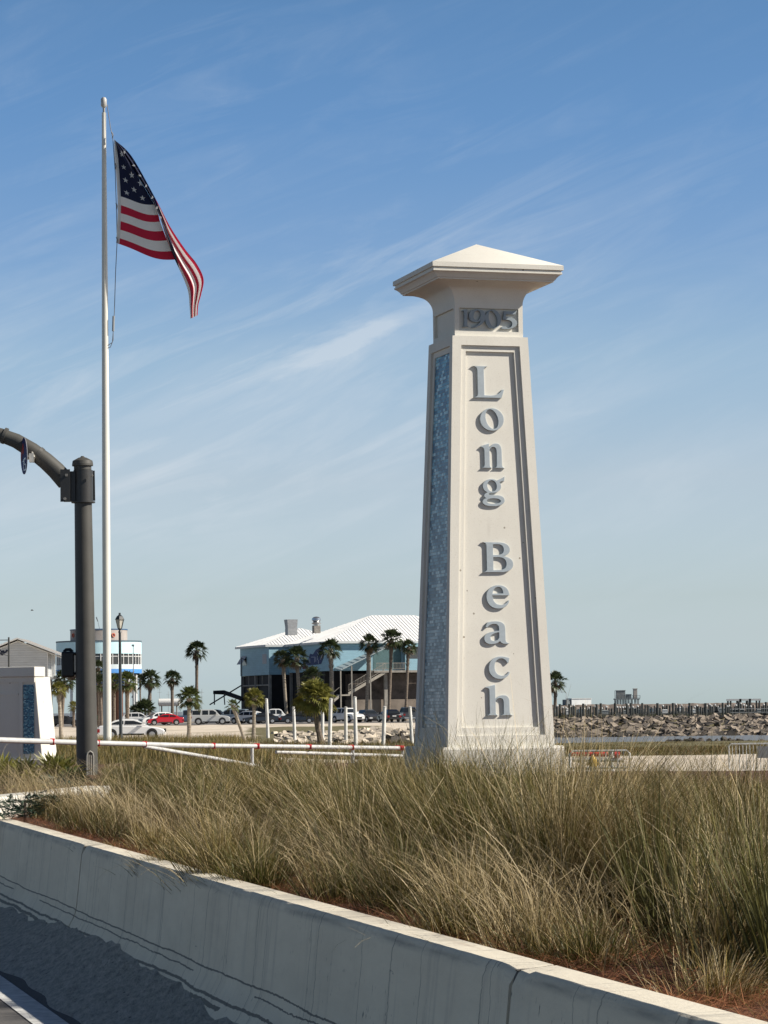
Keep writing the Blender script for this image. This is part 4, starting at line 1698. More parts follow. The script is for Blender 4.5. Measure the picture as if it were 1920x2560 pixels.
def hip(mb, x0, x1, y0, y1, ze, zr, ov=.6, ribs=.55, rh=.035):
    x0, x1, y0, y1 = x0 - ov, x1 + ov, y0 - ov, y1 + ov
    hw = min(x1 - x0, y1 - y0) / 2
    if (x1 - x0) >= (y1 - y0):
        r0_, r1_ = (x0 + hw, (y0 + y1) / 2), (x1 - hw, (y0 + y1) / 2)
    else:
        r0_, r1_ = ((x0 + x1) / 2, y0 + hw), ((x0 + x1) / 2, y1 - hw)
    vs = [(x0, y0, ze), (x1, y0, ze), (x1, y1, ze), (x0, y1, ze), (*r0_, zr), (*r1_, zr)]
    if (x1 - x0) >= (y1 - y0):
        fs = [(0, 1, 5, 4), (1, 2, 5), (2, 3, 4, 5), (3, 0, 4)]
    else:
        fs = [(0, 1, 4), (1, 2, 5, 4), (2, 3, 5), (3, 0, 4, 5)]
    mb.add(vs, fs)
    mb.add([(x0, y0, ze - .02), (x1, y0, ze - .02), (x1, y1, ze - .02), (x0, y1, ze - .02)], [(3, 2, 1, 0)])
    sl_ = (zr - ze) / hw
    # standing seams on the front and left slopes
    x = x0 + ribs
    while x < x1 - .1:
        run = min(x - x0, x1 - x, hw)
        a, b = Vector((x, y0, ze)), Vector((x, y0 + run, ze + run * sl_))
        mb.add([a + Vector((-.03, 0, 0)), a + Vector((.03, 0, 0)), b + Vector((.03, 0, 0)), b + Vector((-.03, 0, 0)),
                a + Vector((-.03, 0, rh * 2)), a + Vector((.03, 0, rh * 2)), b + Vector((.03, 0, rh * 2)), b + Vector((-.03, 0, rh * 2))],
               [(4, 5, 6, 7), (0, 4, 7, 3), (1, 2, 6, 5), (0, 1, 5, 4)])
        x += ribs
    y_ = y0 + ribs
    while y_ < y1 - .1:
        run = min(y_ - y0, y1 - y_, hw)
        a, b = Vector((x0, y_, ze)), Vector((x0 + run, y_, ze + run * sl_))
        mb.add([a + Vector((0, -.03, 0)), a + Vector((0, .03, 0)), b + Vector((0, .03, 0)), b + Vector((0, -.03, 0)),
                a + Vector((0, -.03, rh * 2)), a + Vector((0, .03, rh * 2)), b + Vector((0, .03, rh * 2)), b + Vector((0, -.03, rh * 2))],
               [(4, 5, 6, 7), (0, 4, 7, 3), (1, 2, 6, 5), (0, 1, 5, 4)])
        y_ += ribs
    mb2 = MB()
    t_ = .32
    for (a, b, c_, d_) in ((x0 - .03, x1 + .03, y0 - .06, y0), (x0 - .06, x0, y0 + .003, y1), (x1, x1 + .06, y0 + .003, y1)):
        mb2.box(a, b, c_, d_, ze - t_, ze + .02)
    return mb2


ZE = 11.75
mb = MB()
mb.box(0, 27, 0, 20, 7.45, ZE - .03)
mb.build('wall', side_blue, BR)
mb = MB()
mb.box(-3.1, 12, 20.01, 35, 7.2, ZE - .03)
mb.build('wall', side_blue, BR)
mb = MB()
rm = hip(mb, 0, 27, 0, 20, ZE, 15.9)
mb.build('roof', roofm, BR)
rm.build('fascia', fasc, BR)
mb = MB()
rm = hip(mb, -3.1, 12, 20.4, 35, ZE + .02, 14.5)
mb.build('roof', roofm, BR)
rm.build('fascia', fasc, BR)
# corner boards
mb = MB()
mb.box(-.03, .12, -.03, .12, 7.45, ZE - .35)
mb.build('corner_board', fasc, BR)
# vents
q = P2L(BR, 728, 1573, 424)
mb = MB()
mb.box(q.x - .75, q.x + .75, q.y - .7, q.y + .7, q.z - .9, q.z + .05)
mb.build('vent_curb', M('vent_grey', (.33, .34, .35), .5, .08), BR)
mb = MB()
qb = P2L(BR, 728, 1549, 424)
mb.box(q.x - .72, q.x + .72, q.y - .65, q.y + .65, q.z + .052, qb.z, top=(q.x - .88, q.x + .80, q.y - .8, q.y + .8))
mb.build('roof_vent', MC['vent_grey'], BR)
q = P2L(BR, 791, 1578, 421)
stl = M('vent_steel', (.5, .5, .49), .25, .15, 2, metal=.8)
mb = MB()
mb.box(q.x - .5, q.x + .5, q.y - .5, q.y + .5, q.z - .3, q.z + .85)
mb.build('vent_curb', M('vent_wood', (.27, .25, .22), .8, .15), BR)
mb = MB()
mb.lathe([(.42, .85), (.42, 1.0), (.66, 1.05), (.70, 1.25), (.45, 1.35), (.55, 1.45), (.70, 1.62), (.66, 1.95), (.35, 2.15), (.1, 2.2)], 18, c=(q.x, q.y, q.z))
mb.build('exhaust_fan', stl, BR, True)
# windows of the left wall
mb = MB()
mb.box(-3.13, -3.105, 21.2, 23.3, 8.9, 10.4)
mb.build('shutter', M('grey_shutter', (.33, .34, .37), .6, .05), BR)
mb = MB()
mb.box(-3.13, -3.105, 31.6, 34.0, 8.85, 10.2)
mb.build('window', win_m, BR)
mb = MB()
mb.add([(-3.15, 31.5, 10.25), (-3.15, 34.1, 10.25), (-3.95, 34.1, 9.0), (-3.95, 31.5, 9.0), (-3.15, 31.5, 10.31), (-3.15, 34.1, 10.31), (-3.95, 34.1, 9.06), (-3.95, 31.5, 9.06)],
       [(0, 1, 2, 3), (4, 7, 6, 5), (0, 4, 5, 1), (3, 2, 6, 7), (0, 3, 7, 4), (1, 5, 6, 2)])
mb.build('awning_shutter', MC['grey_shutter'], BR)
# mural on the shaded side wall (unreadable lettering and swirl)
mur_d, mur_l = M('mural_navy', (.012, .03, .12), .7, .1), M('mural_lilac', (.30, .33, .42), .7, .1)


def wallq(px, py):       # point of the side wall x=-.03 seen at the pixel
    e0_ = BR.matrix_basis
    n_ = (e0_.to_3x3() @ Vector((1, 0, 0)))
    o_ = e0_ @ Vector((-.03, 0, 0))
    r = ray(px, py)
    c_ = Vector((0, 0, CAMZ))
    return e0_.inverted() @ (c_ + r * ((o_ - c_).dot(n_) / r.dot(n_)))


def mural(name, pts, m, out):
    mb = MB()
    mb.add([wallq(x, y_) + Vector((-out, 0, 0)) for x, y_ in pts], [tuple(range(len(pts)))])
    return mb


mb = mural('a', [(757, 1650), (770, 1652), (775, 1634), (782, 1636), (790, 1624), (800, 1620), (809, 1626), (809, 1645), (803, 1660), (790, 1662), (757, 1664)], mur_d, 0)
mp_ = mb.build('mural', mur_d, BR)
mb = MB()
for x0, y0, x1, y1 in ((761, 1650, 763, 1663), (763.2, 1661, 768, 1663), (778, 1642, 788, 1643.5), (786, 1644, 787.5, 1656), (789, 1643, 790.3, 1654), (793, 1640, 795, 1650), (795.4, 1650, 797, 1659), (774, 1646, 775.2, 1658)):
    mb.add([wallq(a, b) + Vector((-.01, 0, 0)) for a, b in ((x0, y1), (x1, y1), (x1, y0), (x0, y0))], [(0, 1, 2, 3)])
mb.build('mural_lettering', mur_l, mp_)
mb = MB()
mb.tube([wallq(*p) + Vector((-.015, 0, 0)) for p in ((793, 1631), (797, 1636), (801, 1635), (804, 1630), (806, 1636), (804, 1643), (801, 1649))], [.02, .07, .07, .10, .10, .07, .03], 6)
mb.build('mural_swirl', M('mural_white', (.62, .66, .68), .7, .05), mp_)
mb = mural('b', [(756, 1665), (770, 1664), (771, 1672), (757, 1673)], mur_d, 0)
mb.build('mural_red_patch', M('mural_red', (.10, .008, .01), .7, .1), mp_)

# stilts level
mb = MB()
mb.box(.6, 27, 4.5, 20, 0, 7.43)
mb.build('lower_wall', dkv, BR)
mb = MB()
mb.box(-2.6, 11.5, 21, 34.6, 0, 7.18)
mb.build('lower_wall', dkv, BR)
mb = MB()
mb.box(3.8, 27, 1.2, 4.45, 3.2, 7.0)
mb.build('board_wall', woodb, BR)
mb = MB()
mb.box(3.7, 27, 1.0, 4.45, 0, 3.19)
mb.build('block_wall', concb, BR)
mb = MB()
mb.box(8.0, 27, .8, .98, 0, 1.35)
mb.build('pale_dado', M('pale_block', (.36, .32, .27), .9, .1, 1), BR)
for x in (.25, 8.6, 16, 24):
    mb = MB()
    mb.box(x - .25, x + .25, .1, .6, 0, 7.42)
    mb.build('stilt', postm, BR)
for y_ in (6.5, 13, 19.6):
    mb = MB()
    mb.box(.1, .5, y_ - .2, y_ + .2, 0, 7.42)
    mb.build('stilt', postm, BR)
for y_ in (20.4, 27.5, 34.6):
    mb = MB()
    mb.box(-3.05, -2.65, y_ - .2, y_ + .2, 0, 7.18)
    mb.build('stilt', postm, BR)
mb = MB()
mb.box(-3.0, -2.9, 20.6, 34.4, 5.55, 5.75)
mb.build('screen_rail', postm, BR)
for y_ in (24, 31):
    mb = MB()
    mb.box(-2.98, -2.9, y_ - .07, y_ + .07, 5.76, 7.17)
    mb.build('screen_post', postm, BR)
# balcony bay
teal = M('teal_recess', (.07, .14, .15), .7, .1)
mb = MB()
mb.box(6.6, 11.0, -.04, -.012, 7.6, ZE - .45)
mb.build('porch_recess', teal, BR)
mb = MB()
mb.box(6.2, 27, -1.5, -.05, 7.1, 7.42)
mb.build('deck', postm, BR)
mb = MB()
mb.box(6.6, 11.2, -1.45, -1.40, 8.45, 8.53)
mb.box(6.6, 11.2, -1.45, -1.40, 7.6, 7.66)
x = 6.6
while x < 11.2:
    mb.box(x, x + .04, -1.44, -1.41, 7.663, 8.447)
    x += .22
mb.build('railing', postm, BR)
mb = MB()
mb.box(11.3, 14.3, -.9, -.02, 7.43, 9.1)
mb.box(11.3, 14.3, -.9, -.02, 10.9, ZE - .4)
mb.box(11.3, 11.55, -.9, -.02, 9.102, 10.898)
mb.box(14.05, 14.3, -.9, -.02, 9.102, 10.898)
mb.build('bay', side_blue, BR)
mb = MB()
mb.box(11.552, 14.048, -.7, -.6, 9.102, 10.898)
mb.build('window', win_m, BR)
mb = MB()
mb.box(15.3, 18.5, -.05, -.02, 9.0, 10.9)
mb.build('window', win_m, BR)
# covered stair
mb = MB()
cano = [(.35, -2.7, 7.55), (2.6, -2.7, 7.35), (8.2, -2.7, 10.85), (6.2, -.1, 10.85), (.35, -.1, 7.95)]
a, b, c_, d_ = Vector((.6, -2.8, 7.45)), Vector((8.2, -2.8, 10.9)), Vector((8.2, -.05, 11.0)), Vector((.6, -.05, 7.75))
dz = Vector((0, 0, .12))
mb.add([a, b, c_, d_, a + dz, b + dz, c_ + dz, d_ + dz], [(3, 2, 1, 0), (4, 5, 6, 7), (0, 1, 5, 4), (1, 2, 6, 5), (2, 3, 7, 6), (3, 0, 4, 7)])
for k in range(9):
    p0, p1 = a.lerp(b, (k + .5) / 9) + dz, d_.lerp(c_, (k + .5) / 9) + dz
    mb.tube([p0, p1], .05, 4)
mb.build('stair_canopy', M('corrugated_grey', (.36, .41, .42), .4, .06), BR)
mb = MB()
mb.add([(8.0, -1.2, 7.4), (8.0, -1.4, 7.4), (8.0, -1.4, 6.95), (8.0, -1.2, 6.95), (2.2, -1.2, 4.25), (2.2, -1.4, 4.25), (2.2, -1.4, 3.8), (2.2, -1.2, 3.8)],
       [(0, 1, 2, 3), (0, 4, 5, 1), (1, 5, 6, 2), (2, 6, 7, 3), (3, 7, 4, 0), (4, 7, 6, 5)])
mb.box(.4, 2.2, -2.6, -1.2, 3.75, 3.95)
mb.add([(.4, -2.4, 3.95), (.4, -2.6, 3.95), (.4, -2.6, 3.5), (.4, -2.4, 3.5), (-2.6, -2.4, 1.6), (-2.6, -2.6, 1.6), (-2.6, -2.6, 1.15), (-2.6, -2.4, 1.15)],
       [(0, 1, 2, 3), (0, 4, 5, 1), (1, 5, 6, 2), (2, 6, 7, 3), (3, 7, 4, 0), (4, 7, 6, 5)])
for k in range(16):
    f = k / 15
    mb.box(2.2 + 5.6 * f, 2.55 + 5.6 * f, -1.19, -.1, 4.0 + 3.1 * f, 4.06 + 3.1 * f)
mb.build('staircase', M('stair_concrete', (.36, .33, .28), .85, .1), BR)
mb = MB()
for z_ in (1.05, .2):
    mb.tube([(8.0, -1.42, 7.45 + z_), (2.2, -1.42, 4.3 + z_)], .045, 5)
for k in range(26):
    f = k / 25
    mb.tube([(8 - 5.8 * f, -1.42, 7.45 - 3.15 * f + .2), (8 - 5.8 * f, -1.42, 7.45 - 3.15 * f + 1.05)], .022, 4)
mb.tube([(.4, -2.62, 5.0), (-2.6, -2.62, 2.65)], .045, 5)
mb.build('handrail', postm, BR)
for x, z_ in ((2.3, 8.1), (5.2, 9.4), (.6, 7.4)):
    mb = MB()
    mb.box(x - .09, x + .09, -2.72, -2.55, 0, z_)
    mb.build('canopy_post', postm, BR)
# side platform and ramp at far left
mb = MB()
a_, b_ = P2L(BR, 533, 1731, 437), P2L(BR, 608, 1748, 432)
p_ = [a_, P2L(BR, 560, 1731, 437), b_]
mb.tube([p_[0], p_[1], p_[2]], [.28, .35, .35], 4)
mb.build('ramp_canopy', dkv, BR)
for (xa, ya, xb, yb, r_) in ((536, 1733, 536, 1762, .10), (560, 1737, 562, 1762, .09), (524, 1762, 606, 1712, .12), (585, 1768, 610, 1742, .11), (604, 1644, 604, 1745, .10), (606, 1646, 612, 1650, .08)):
    mb = MB()
    mb.tube([P2L(BR, xa, ya, 436), P2L(BR, xb, yb, 436)], r_, 6)
    mb.build('ramp_pole', M('slate_pole', (.07, .09, .10), .6, .05), BR)

# ---- round building
RB = empty('round_building', (XD(248, 400), 400, 0), 0, 'round pale blue building with a window band and orange life rings', 'building')
zr = lambda y_: P(248, y_, 394).z
s4 = 400 / F
rblue = M('round_pale_blue', (.58, .82, .88), .7, .04, .5)
r1, r2 = 106 * s4, 71 * s4
mb = MB()
mb.lathe([(r1, zr(1634)), (r1, zr(1603)), (r1 - .15, zr(1603))], 64)
mb.build('upper_wall', rblue, RB, True)
mb = MB()
mb.lathe([(r1 + .05, zr(1604)), (r1 + .05, zr(1600.5)), (r1 - .4, zr(1600.5))], 64)
mb.build('parapet_rim', M('slate_rim', (.10, .14, .17), .7, .05), RB, True)
mb = MB()
mb.lathe([(r1, zr(1673)), (r1, zr(1661))], 64)
mb.build('sill_wall', M('round_white', (.62, .70, .72), .7, .03), RB, True)
mb = MB()
mb.lathe([(r1 + .02, zr(1683)), (r1 + .02, zr(1672.5))], 64)
mb.build('blue_band', M('royal_blue', (.08, .28, .66), .6, .06), RB, True)
mb = MB()
mb.lathe([(r1 - .12, zr(1661.5)), (r1 - .12, zr(1633))], 64)
mb.build('window_band', win_m, RB, True)
mb = MB()
for k in range(44):
    a_ = 2 * math.pi * k / 44
    ca2, sa2 = math.cos(a_), math.sin(a_)
    mb.tube([((r1 - .06) * ca2, (r1 - .06) * sa2, zr(1661.5)), ((r1 - .06) * ca2, (r1 - .06) * sa2, zr(1633))], .055, 4)
mb.lathe([(r1 - .07, zr(1641.5)), (r1 - .07, zr(1640))], 64)
mb.build('mullions', white_t, RB)
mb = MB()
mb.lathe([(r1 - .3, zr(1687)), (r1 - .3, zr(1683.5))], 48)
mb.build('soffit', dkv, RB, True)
mb = MB()
mb.lathe([(r2, zr(1604)), (r2, zr(1572))], 48)
mb.build('top_drum', M('drum_boards', (.38, .34, .31), .85, .14, 1.2, streak=.15), RB, True)
mb = MB()
mb.lathe([(r2 + .06, zr(1573)), (r2 + .06, zr(1570.5)), (.1, zr(1570.5))], 48)
mb.build('drum_rim', M('rim_blue', (.04, .10, .20), .6, .05), RB, True)
org_m = M('life_ring_orange', (.55, .12, .06), .6, .08)
for px in (182, 283):
    q = P(px, 1588, 400 - r2 * .8)
    e_ = q - RB.location
    ang = math.asin(max(-1, min(1, e_.x / r2)))
    e_ = Vector((r2 * math.sin(ang), -r2 * math.cos(ang), q.z)) * 1
    mb = MB()
    tv = Vector((math.cos(ang), math.sin(ang), 0))
    nv2 = Vector((math.sin(ang), -math.cos(ang), 0))
    ring_ = [e_ + nv2 * .08 + (tv * math.cos(w) + Vector((0, 0, 1)) * math.sin(w)) * .23 for w in [2 * math.pi * k / 17 for k in range(18)]]
    mb.tube(ring_, .075, 6)
    mb.build('life_ring', org_m, RB, True)
mb = MB()
mb.box(-r1 * .45, r1 * .52, -1.0, 4, 5.0, 7.3)
mb.build('core_wall', M('core_blue', (.02, .08, .33), .7, .08), RB)
mb = MB()
mb.box(-r1 * .45, r1 * .5, -.9, 4, 0, 4.98)
mb.build('entry_wall', M('core_brown', (.14, .055, .03), .8, .15), RB)
for px in (178, 214, 322, 334, 341):
    mb = MB()
    x = XD(px, 398) - RB.location.x
    mb.tube([(x, -2.5 if px in (322, 341) else -1.5, 0), (x, -2.5 if px in (322, 341) else -1.5, zr(1687))], .20, 10)
    mb.build('column', white_t, RB, True)
mb = MB()
mb.tube([P(330, 1744, 401) - RB.location, P(340, 1728, 401) - RB.location, P(352, 1716, 401) - RB.location], .12, 6)
mb.build('bracket_arch', dkv, RB)

# ---- grey gabled house
GH = empty('gabled_house', (XD(45, 350), 350, 0), 0, 'grey clapboard house with a white trimmed gable and an open porch, at the left edge', 'house')
g = lambda px, py: P(px, py, 350) - GH.location
rdg, evr = g(45, 1598), g(158, 1641)
slope = (evr.z - rdg.z) / (evr.x - rdg.x)
wl, wr = g(-80, 1700).x, g(118, 1700).x
zat = lambda x: rdg.z - .25 + slope * abs(x - rdg.x)
zbt = g(60, 1692).z
mb = MB()
fr = [(wl, 0, zbt), (wr, 0, zbt), (wr, 0, zat(wr)), (rdg.x, 0, zat(rdg.x)), (wl, 0, zat(wl))]
bk = [(x, 9, z) for x, _, z in fr]
mb.add(fr + bk, [(0, 1, 2, 3, 4), (1, 6, 7, 2), (0, 5, 6, 1), (5, 9, 8, 7, 6), (0, 4, 9, 5)])
mb.build('wall', side_grey, GH)
mb = MB()
ex = evr.x
for s_, x1 in ((1, ex), (-1, 2 * rdg.x - ex - 3)):
    z1 = rdg.z + slope * abs(x1 - rdg.x)
    mb.add([(rdg.x, -.7, rdg.z), (x1, -.7, z1), (x1, 9.5, z1), (rdg.x, 9.5, rdg.z), (rdg.x, -.7, rdg.z + .14), (x1, -.7, z1 + .14), (x1, 9.5, z1 + .14), (rdg.x, 9.5, rdg.z + .14)],
           [(3, 2, 1, 0), (4, 5, 6, 7), (0, 1, 5, 4), (1, 2, 6, 5), (2, 3, 7, 6), (3, 0, 4, 7)])
mb.build('roof', M('roof_grey', (.30, .28, .26), .8, .1), GH)
mb = MB()
for s_, x1 in ((1, ex + .05), (-1, 2 * rdg.x - ex - 3)):
    z1 = rdg.z + slope * abs(x1 - rdg.x)
    for (o0, o1, yy) in ((.20, .0, -.76), (-.16, -.30, -.05)):
        mb.add([(rdg.x, yy, rdg.z + o0), (x1, yy, z1 + o0), (x1, yy, z1 + o1), (rdg.x, yy, rdg.z + o1), (rdg.x, yy + .05, rdg.z + o0), (x1, yy + .05, z1 + o0), (x1, yy + .05, z1 + o1), (rdg.x, yy + .05, rdg.z + o1)],
               [(3, 2, 1, 0), (4, 5, 6, 7), (0, 1, 5, 4), (1, 2, 6, 5), (2, 3, 7, 6), (3, 0, 4, 7)])
mb.build('barge_board', white_t, GH)
mb = MB()
mb.box(wr - .02, wr + .10, -.04, .2, zbt, zat(wr) - .1)
mb.build('corner_board', white_t, GH)
for px in (128, 133):
    mb = MB()
    x = g(px, 1700).x
    mb.box(x - .08, x + .08, 1.0, 1.2, zbt - .1, zat(x))
    mb.build('porch_post', white_t, GH)
mb = MB()
mb.box(wr + .11, ex - .8, .6, 3, zbt - .35, zbt - .1)
mb.build('porch_deck', white_t, GH)
mb = MB()
mb.box(wr + .2, g(132, 1700).x, 2.9, 3.1, zbt, zbt + 2.2)
mb.build('porch_wall', M('porch_wall', (.45, .50, .55), .7, .05), GH)
for px in (20, 60, 100, 121, 150):
    mb = MB()
    x = g(px, 1700).x
    mb.box(x - .15, x + .15, .2, .5, 0, zbt - .02 if px < 118 else zbt - .36)
    mb.build('stilt', postm, GH)
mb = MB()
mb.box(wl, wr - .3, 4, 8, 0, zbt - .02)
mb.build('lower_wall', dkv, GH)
mb = MB()                      # dark script on the gable, cut off by the picture edge
for a_, b_ in (((-6, 1630), (2, 1626)), ((1, 1636), (10, 1627)), ((4, 1638), (16, 1630)), ((15, 1630), (20, 1627))):
    p, q = g(*a_), g(*b_)
    mb.tube([(p.x, -.03, p.z), ((p.x + q.x) / 2, -.03, (p.z + q.z) / 2 + .12), (q.x, -.03, q.z)], [.10, .16, .08], 5)
mb.build('wall_script', M('script_navy', (.02, .03, .06), .7, .1), GH)
up0 = P(22.5, 1790, 345)
up_ = empty('utility_pole', (up0.x, 345, 0), 0, 'thin dark utility pole in front of the grey gabled house', 'pole')
mb = MB()
mb.tube([(0, 0, 0), (0, 0, P(22, 1593, 345).z)], [.13, .11], 8)
mb.build('pole', M('pole_dark', (.05, .055, .055), .8, .1), up_, True)
mb = MB()
mb.tube([(-1.3, 0, P(22, 1600, 345).z), (.05, 0, P(22, 1600, 345).z)], .05, 5)
mb.tube([(-.9, -.05, P(22, 1632, 345).z), (-.12, -.05, P(22, 1640, 345).z)], .03, 5)
mb.build('crossarm', MC['pole_dark'], up_)
# slender lamp pole before the round building
e = empty('light_pole', (XD(334, 385), 385, 0), 0, 'thin grey light pole in front of the round blue building', 'light pole')
mb = MB()
mb.tube([(0, 0, 0), (0, 0, P(334, 1615, 385).z)], [.10, .06], 8)
mb.build('pole', M('pole_zinc', (.30, .33, .35), .5, .05), e, True)
mb = MB()
mb.box(-.22, .15, -.1, .1, P(334, 1616, 385).z, P(334, 1611, 385).z)
mb.build('lamp_head', MC['pole_zinc'], e)
e = empty('antenna', (XD(245, 398), 398, P(248, 1571, 394).z), 0, 'slanting thin antenna on the roof of the round blue building', 'antenna')
mb = MB()
mb.tube([(.3, 0, 0), P(242, 1541, 398) - e.location], [.05, .03], 5)
mb.build('mast', MC['pole_zinc'], e)
mb = MB()
q = P(242.5, 1545, 398) - e.location
mb.tube([q + Vector((-.12, 0, .1)), q + Vector((.14, 0, -.5))], .06, 5)
mb.build('aerial', MC['pole_dark'], e)

# green litter cart
e = empty('wheeled_bin', (XD(252, 350), 350, .05), 0, 'green wheeled bin with a dark lid seen between the signal mast and the flagpole', 'bin')
mb = MB()
mb.box(-.36, .40, -.36, .36, .12, 1.30, top=(-.44, .48, -.42, .42))
mb.build('body', M('bin_green', (.02, .14, .05), .5, .1), e, bevel=.03)
mb = MB()
mb.box(-.48, .52, -.46, .46, 1.302, 1.42)
mb.build('lid', M('bin_lid', (.02, .05, .035), .5, .1), e, bevel=.03)
for s in (-.3, .34):
    mb = MB()
    mb.tube([(s - .05, .38, .12), (s + .05, .38, .12)], .13, 12)
    mb.build('wheel', dkv, e)
# white tank
e = empty('storage_tank', (XD(423, 410), 410, 0), 0, 'white cylindrical storage tank on legs behind the parked cars', 'tank')
mb = MB()
zc = P(423, 1756, 410).z
mb.tube([(-1.6, 0, zc), (-1.5, 0, zc), (1.5, 0, zc), (1.62, 0, zc)], [.35, .55, .55, .35], 16)
mb.build('tank', white_t, e, True)
for x in (-1.1, 1.1):
    mb = MB()
    mb.box(x - .08, x + .08, -.3, .3, 0, zc - .5)
    mb.build('leg', postm, e)
# grey-white low fence/wall strips behind the cars at left
for i, (px, y0, d) in enumerate(((399, 1722, 470), (505, 1722, 470), (421, 1728, 475))):
    e = empty('boat_mast', (XD(px, d), d, -1), 0, ('thin boat mast above the white tank', 'thin boat mast right of the tallest lone palm', 'short thin boat mast beside the palm above the red car')[i], 'mast', 'boat masts')
    mb = MB()
    mb.tube([(0, 0, 0), (0, 0, P(px, y0, d).z + 1)], [.05, .03], 5)
    mb.build('spar', MC['pole_zinc'], e)
    mb = MB()
    zz_ = (P(px, y0 + 9, d).z + 1)
    mb.tube([(-.35, 0, zz_), (.35, 0, zz_)], .02, 4)
    mb.build('spreader', MC['pole_zinc'], e)

# ================================================================ VEHICLES
tyre = M('tyre_rubber', (.015, .015, .015), .9, .05)
rimm = M('alloy_rim', (.45, .45, .45), .3, .05, metal=.6)
glassd = M('car_glass', (.02, .024, .028), .06, 0)
chrome = M('bright_trim', (.55, .55, .55), .25, .05, metal=.7)
lampr = M('tail_lamp', (.25, .01, .01), .25, .05)
lampw = M('head_lamp', (.60, .60, .58), .15, .05)
blackp = M('black_plastic', (.02, .02, .02), .6, .05)


def paint(name, col):
    m = M(name, col, .28, .02, .8)
    m.node_tree.nodes['Principled BSDF'].inputs['Coat Weight'].default_value = .6
    m.node_tree.nodes['Principled BSDF'].inputs['Coat Roughness'].default_value = .08
    return m


SHAPES = {   # body outline (x from rear to front, z), cabin outline, wheel x, wheel radius, width
 'suv': dict(L=5.1, W=2.0, body=[(-2.52, .45), (-2.5, 1.15), (-2.42, 1.22), (1.05, 1.20), (1.2, 1.19), (2.15, 1.08), (2.45, .95), (2.54, .55), (2.45, .38), (-2.4, .36)],
             cab=[(-2.44, 1.2), (-2.28, 1.88), (-1.9, 1.94), (.35, 1.93), (.6, 1.85), (1.22, 1.19)], wins=[(-2.25, -1.25), (-1.0, -.25), (-.08, .75)], wx=(-1.5, 1.55), wr=.40),
 'crossover': dict(L=4.6, W=1.9, body=[(-2.25, .42), (-2.28, .95), (-2.15, 1.08), (.9, 1.06), (1.05, 1.05), (1.9, .92), (2.2, .75), (2.28, .48), (2.2, .32), (-2.15, .32)],
             cab=[(-2.18, 1.06), (-1.9, 1.48), (-1.4, 1.64), (-.2, 1.67), (.25, 1.60), (1.1, 1.05)], wins=[(-1.85, -1.05), (-.95, -.1), (0, .7)], wx=(-1.35, 1.38), wr=.36),
 'sedan': dict(L=4.7, W=1.85, body=[(-2.32, .45), (-2.34, .85), (-2.2, .98), (-1.7, 1.0), (.95, .93), (1.9, .80), (2.25, .66), (2.33, .42), (2.25, .28), (-2.25, .28)],
             cab=[(-1.85, .99), (-1.15, 1.34), (-.6, 1.44), (.0, 1.43), (.35, 1.36), (1.15, .92)], wins=[(-1.35, -.55), (-.45, .75)], wx=(-1.38, 1.42), wr=.33),
 'pickup': dict(L=5.6, W=2.0, body=[(-2.8, .55), (-2.8, 1.18), (-.95, 1.18), (-.9, 1.18), (.95, 1.16), (1.1, 1.15), (2.3, 1.08), (2.65, .98), (2.74, .6), (2.65, .42), (-2.7, .45)],
             cab=[(-.98, 1.17), (-.88, 1.86), (-.55, 1.92), (.35, 1.91), (.6, 1.83), (1.15, 1.15)], wins=[(-.82, -.12), (.02, .70)], wx=(-1.75, 1.75), wr=.42),
}


def prism(mb, out, y0, y1, inset=0):
    """outline (x,z) between -y0..y0 at the belt and -y1..y1 above"""
    n = len(out)
    zs = [z for _, z in out]
    z0, z1 = min(zs), max(zs)
    vs = []
    for s in (-1, 1):
        for x, z in out:
            k = (z - z0) / (z1 - z0)
            vs.append((x, s * (y0 + (y1 - y0) * k), z))
    mb.add(vs, [tuple(range(n)), tuple(reversed(range(n, 2 * n)))] + [(i, n + i, n + (i + 1) % n, (i + 1) % n) for i in range(n)])


def interp(poly_, x):
    up = sorted(poly_)
    for a, b in zip(up, up[1:]):
        if a[0] <= x <= b[0]:
            return a[1] + (b[1] - a[1]) * (x - a[0]) / max(1e-6, b[0] - a[0])
    return up[-1][1]


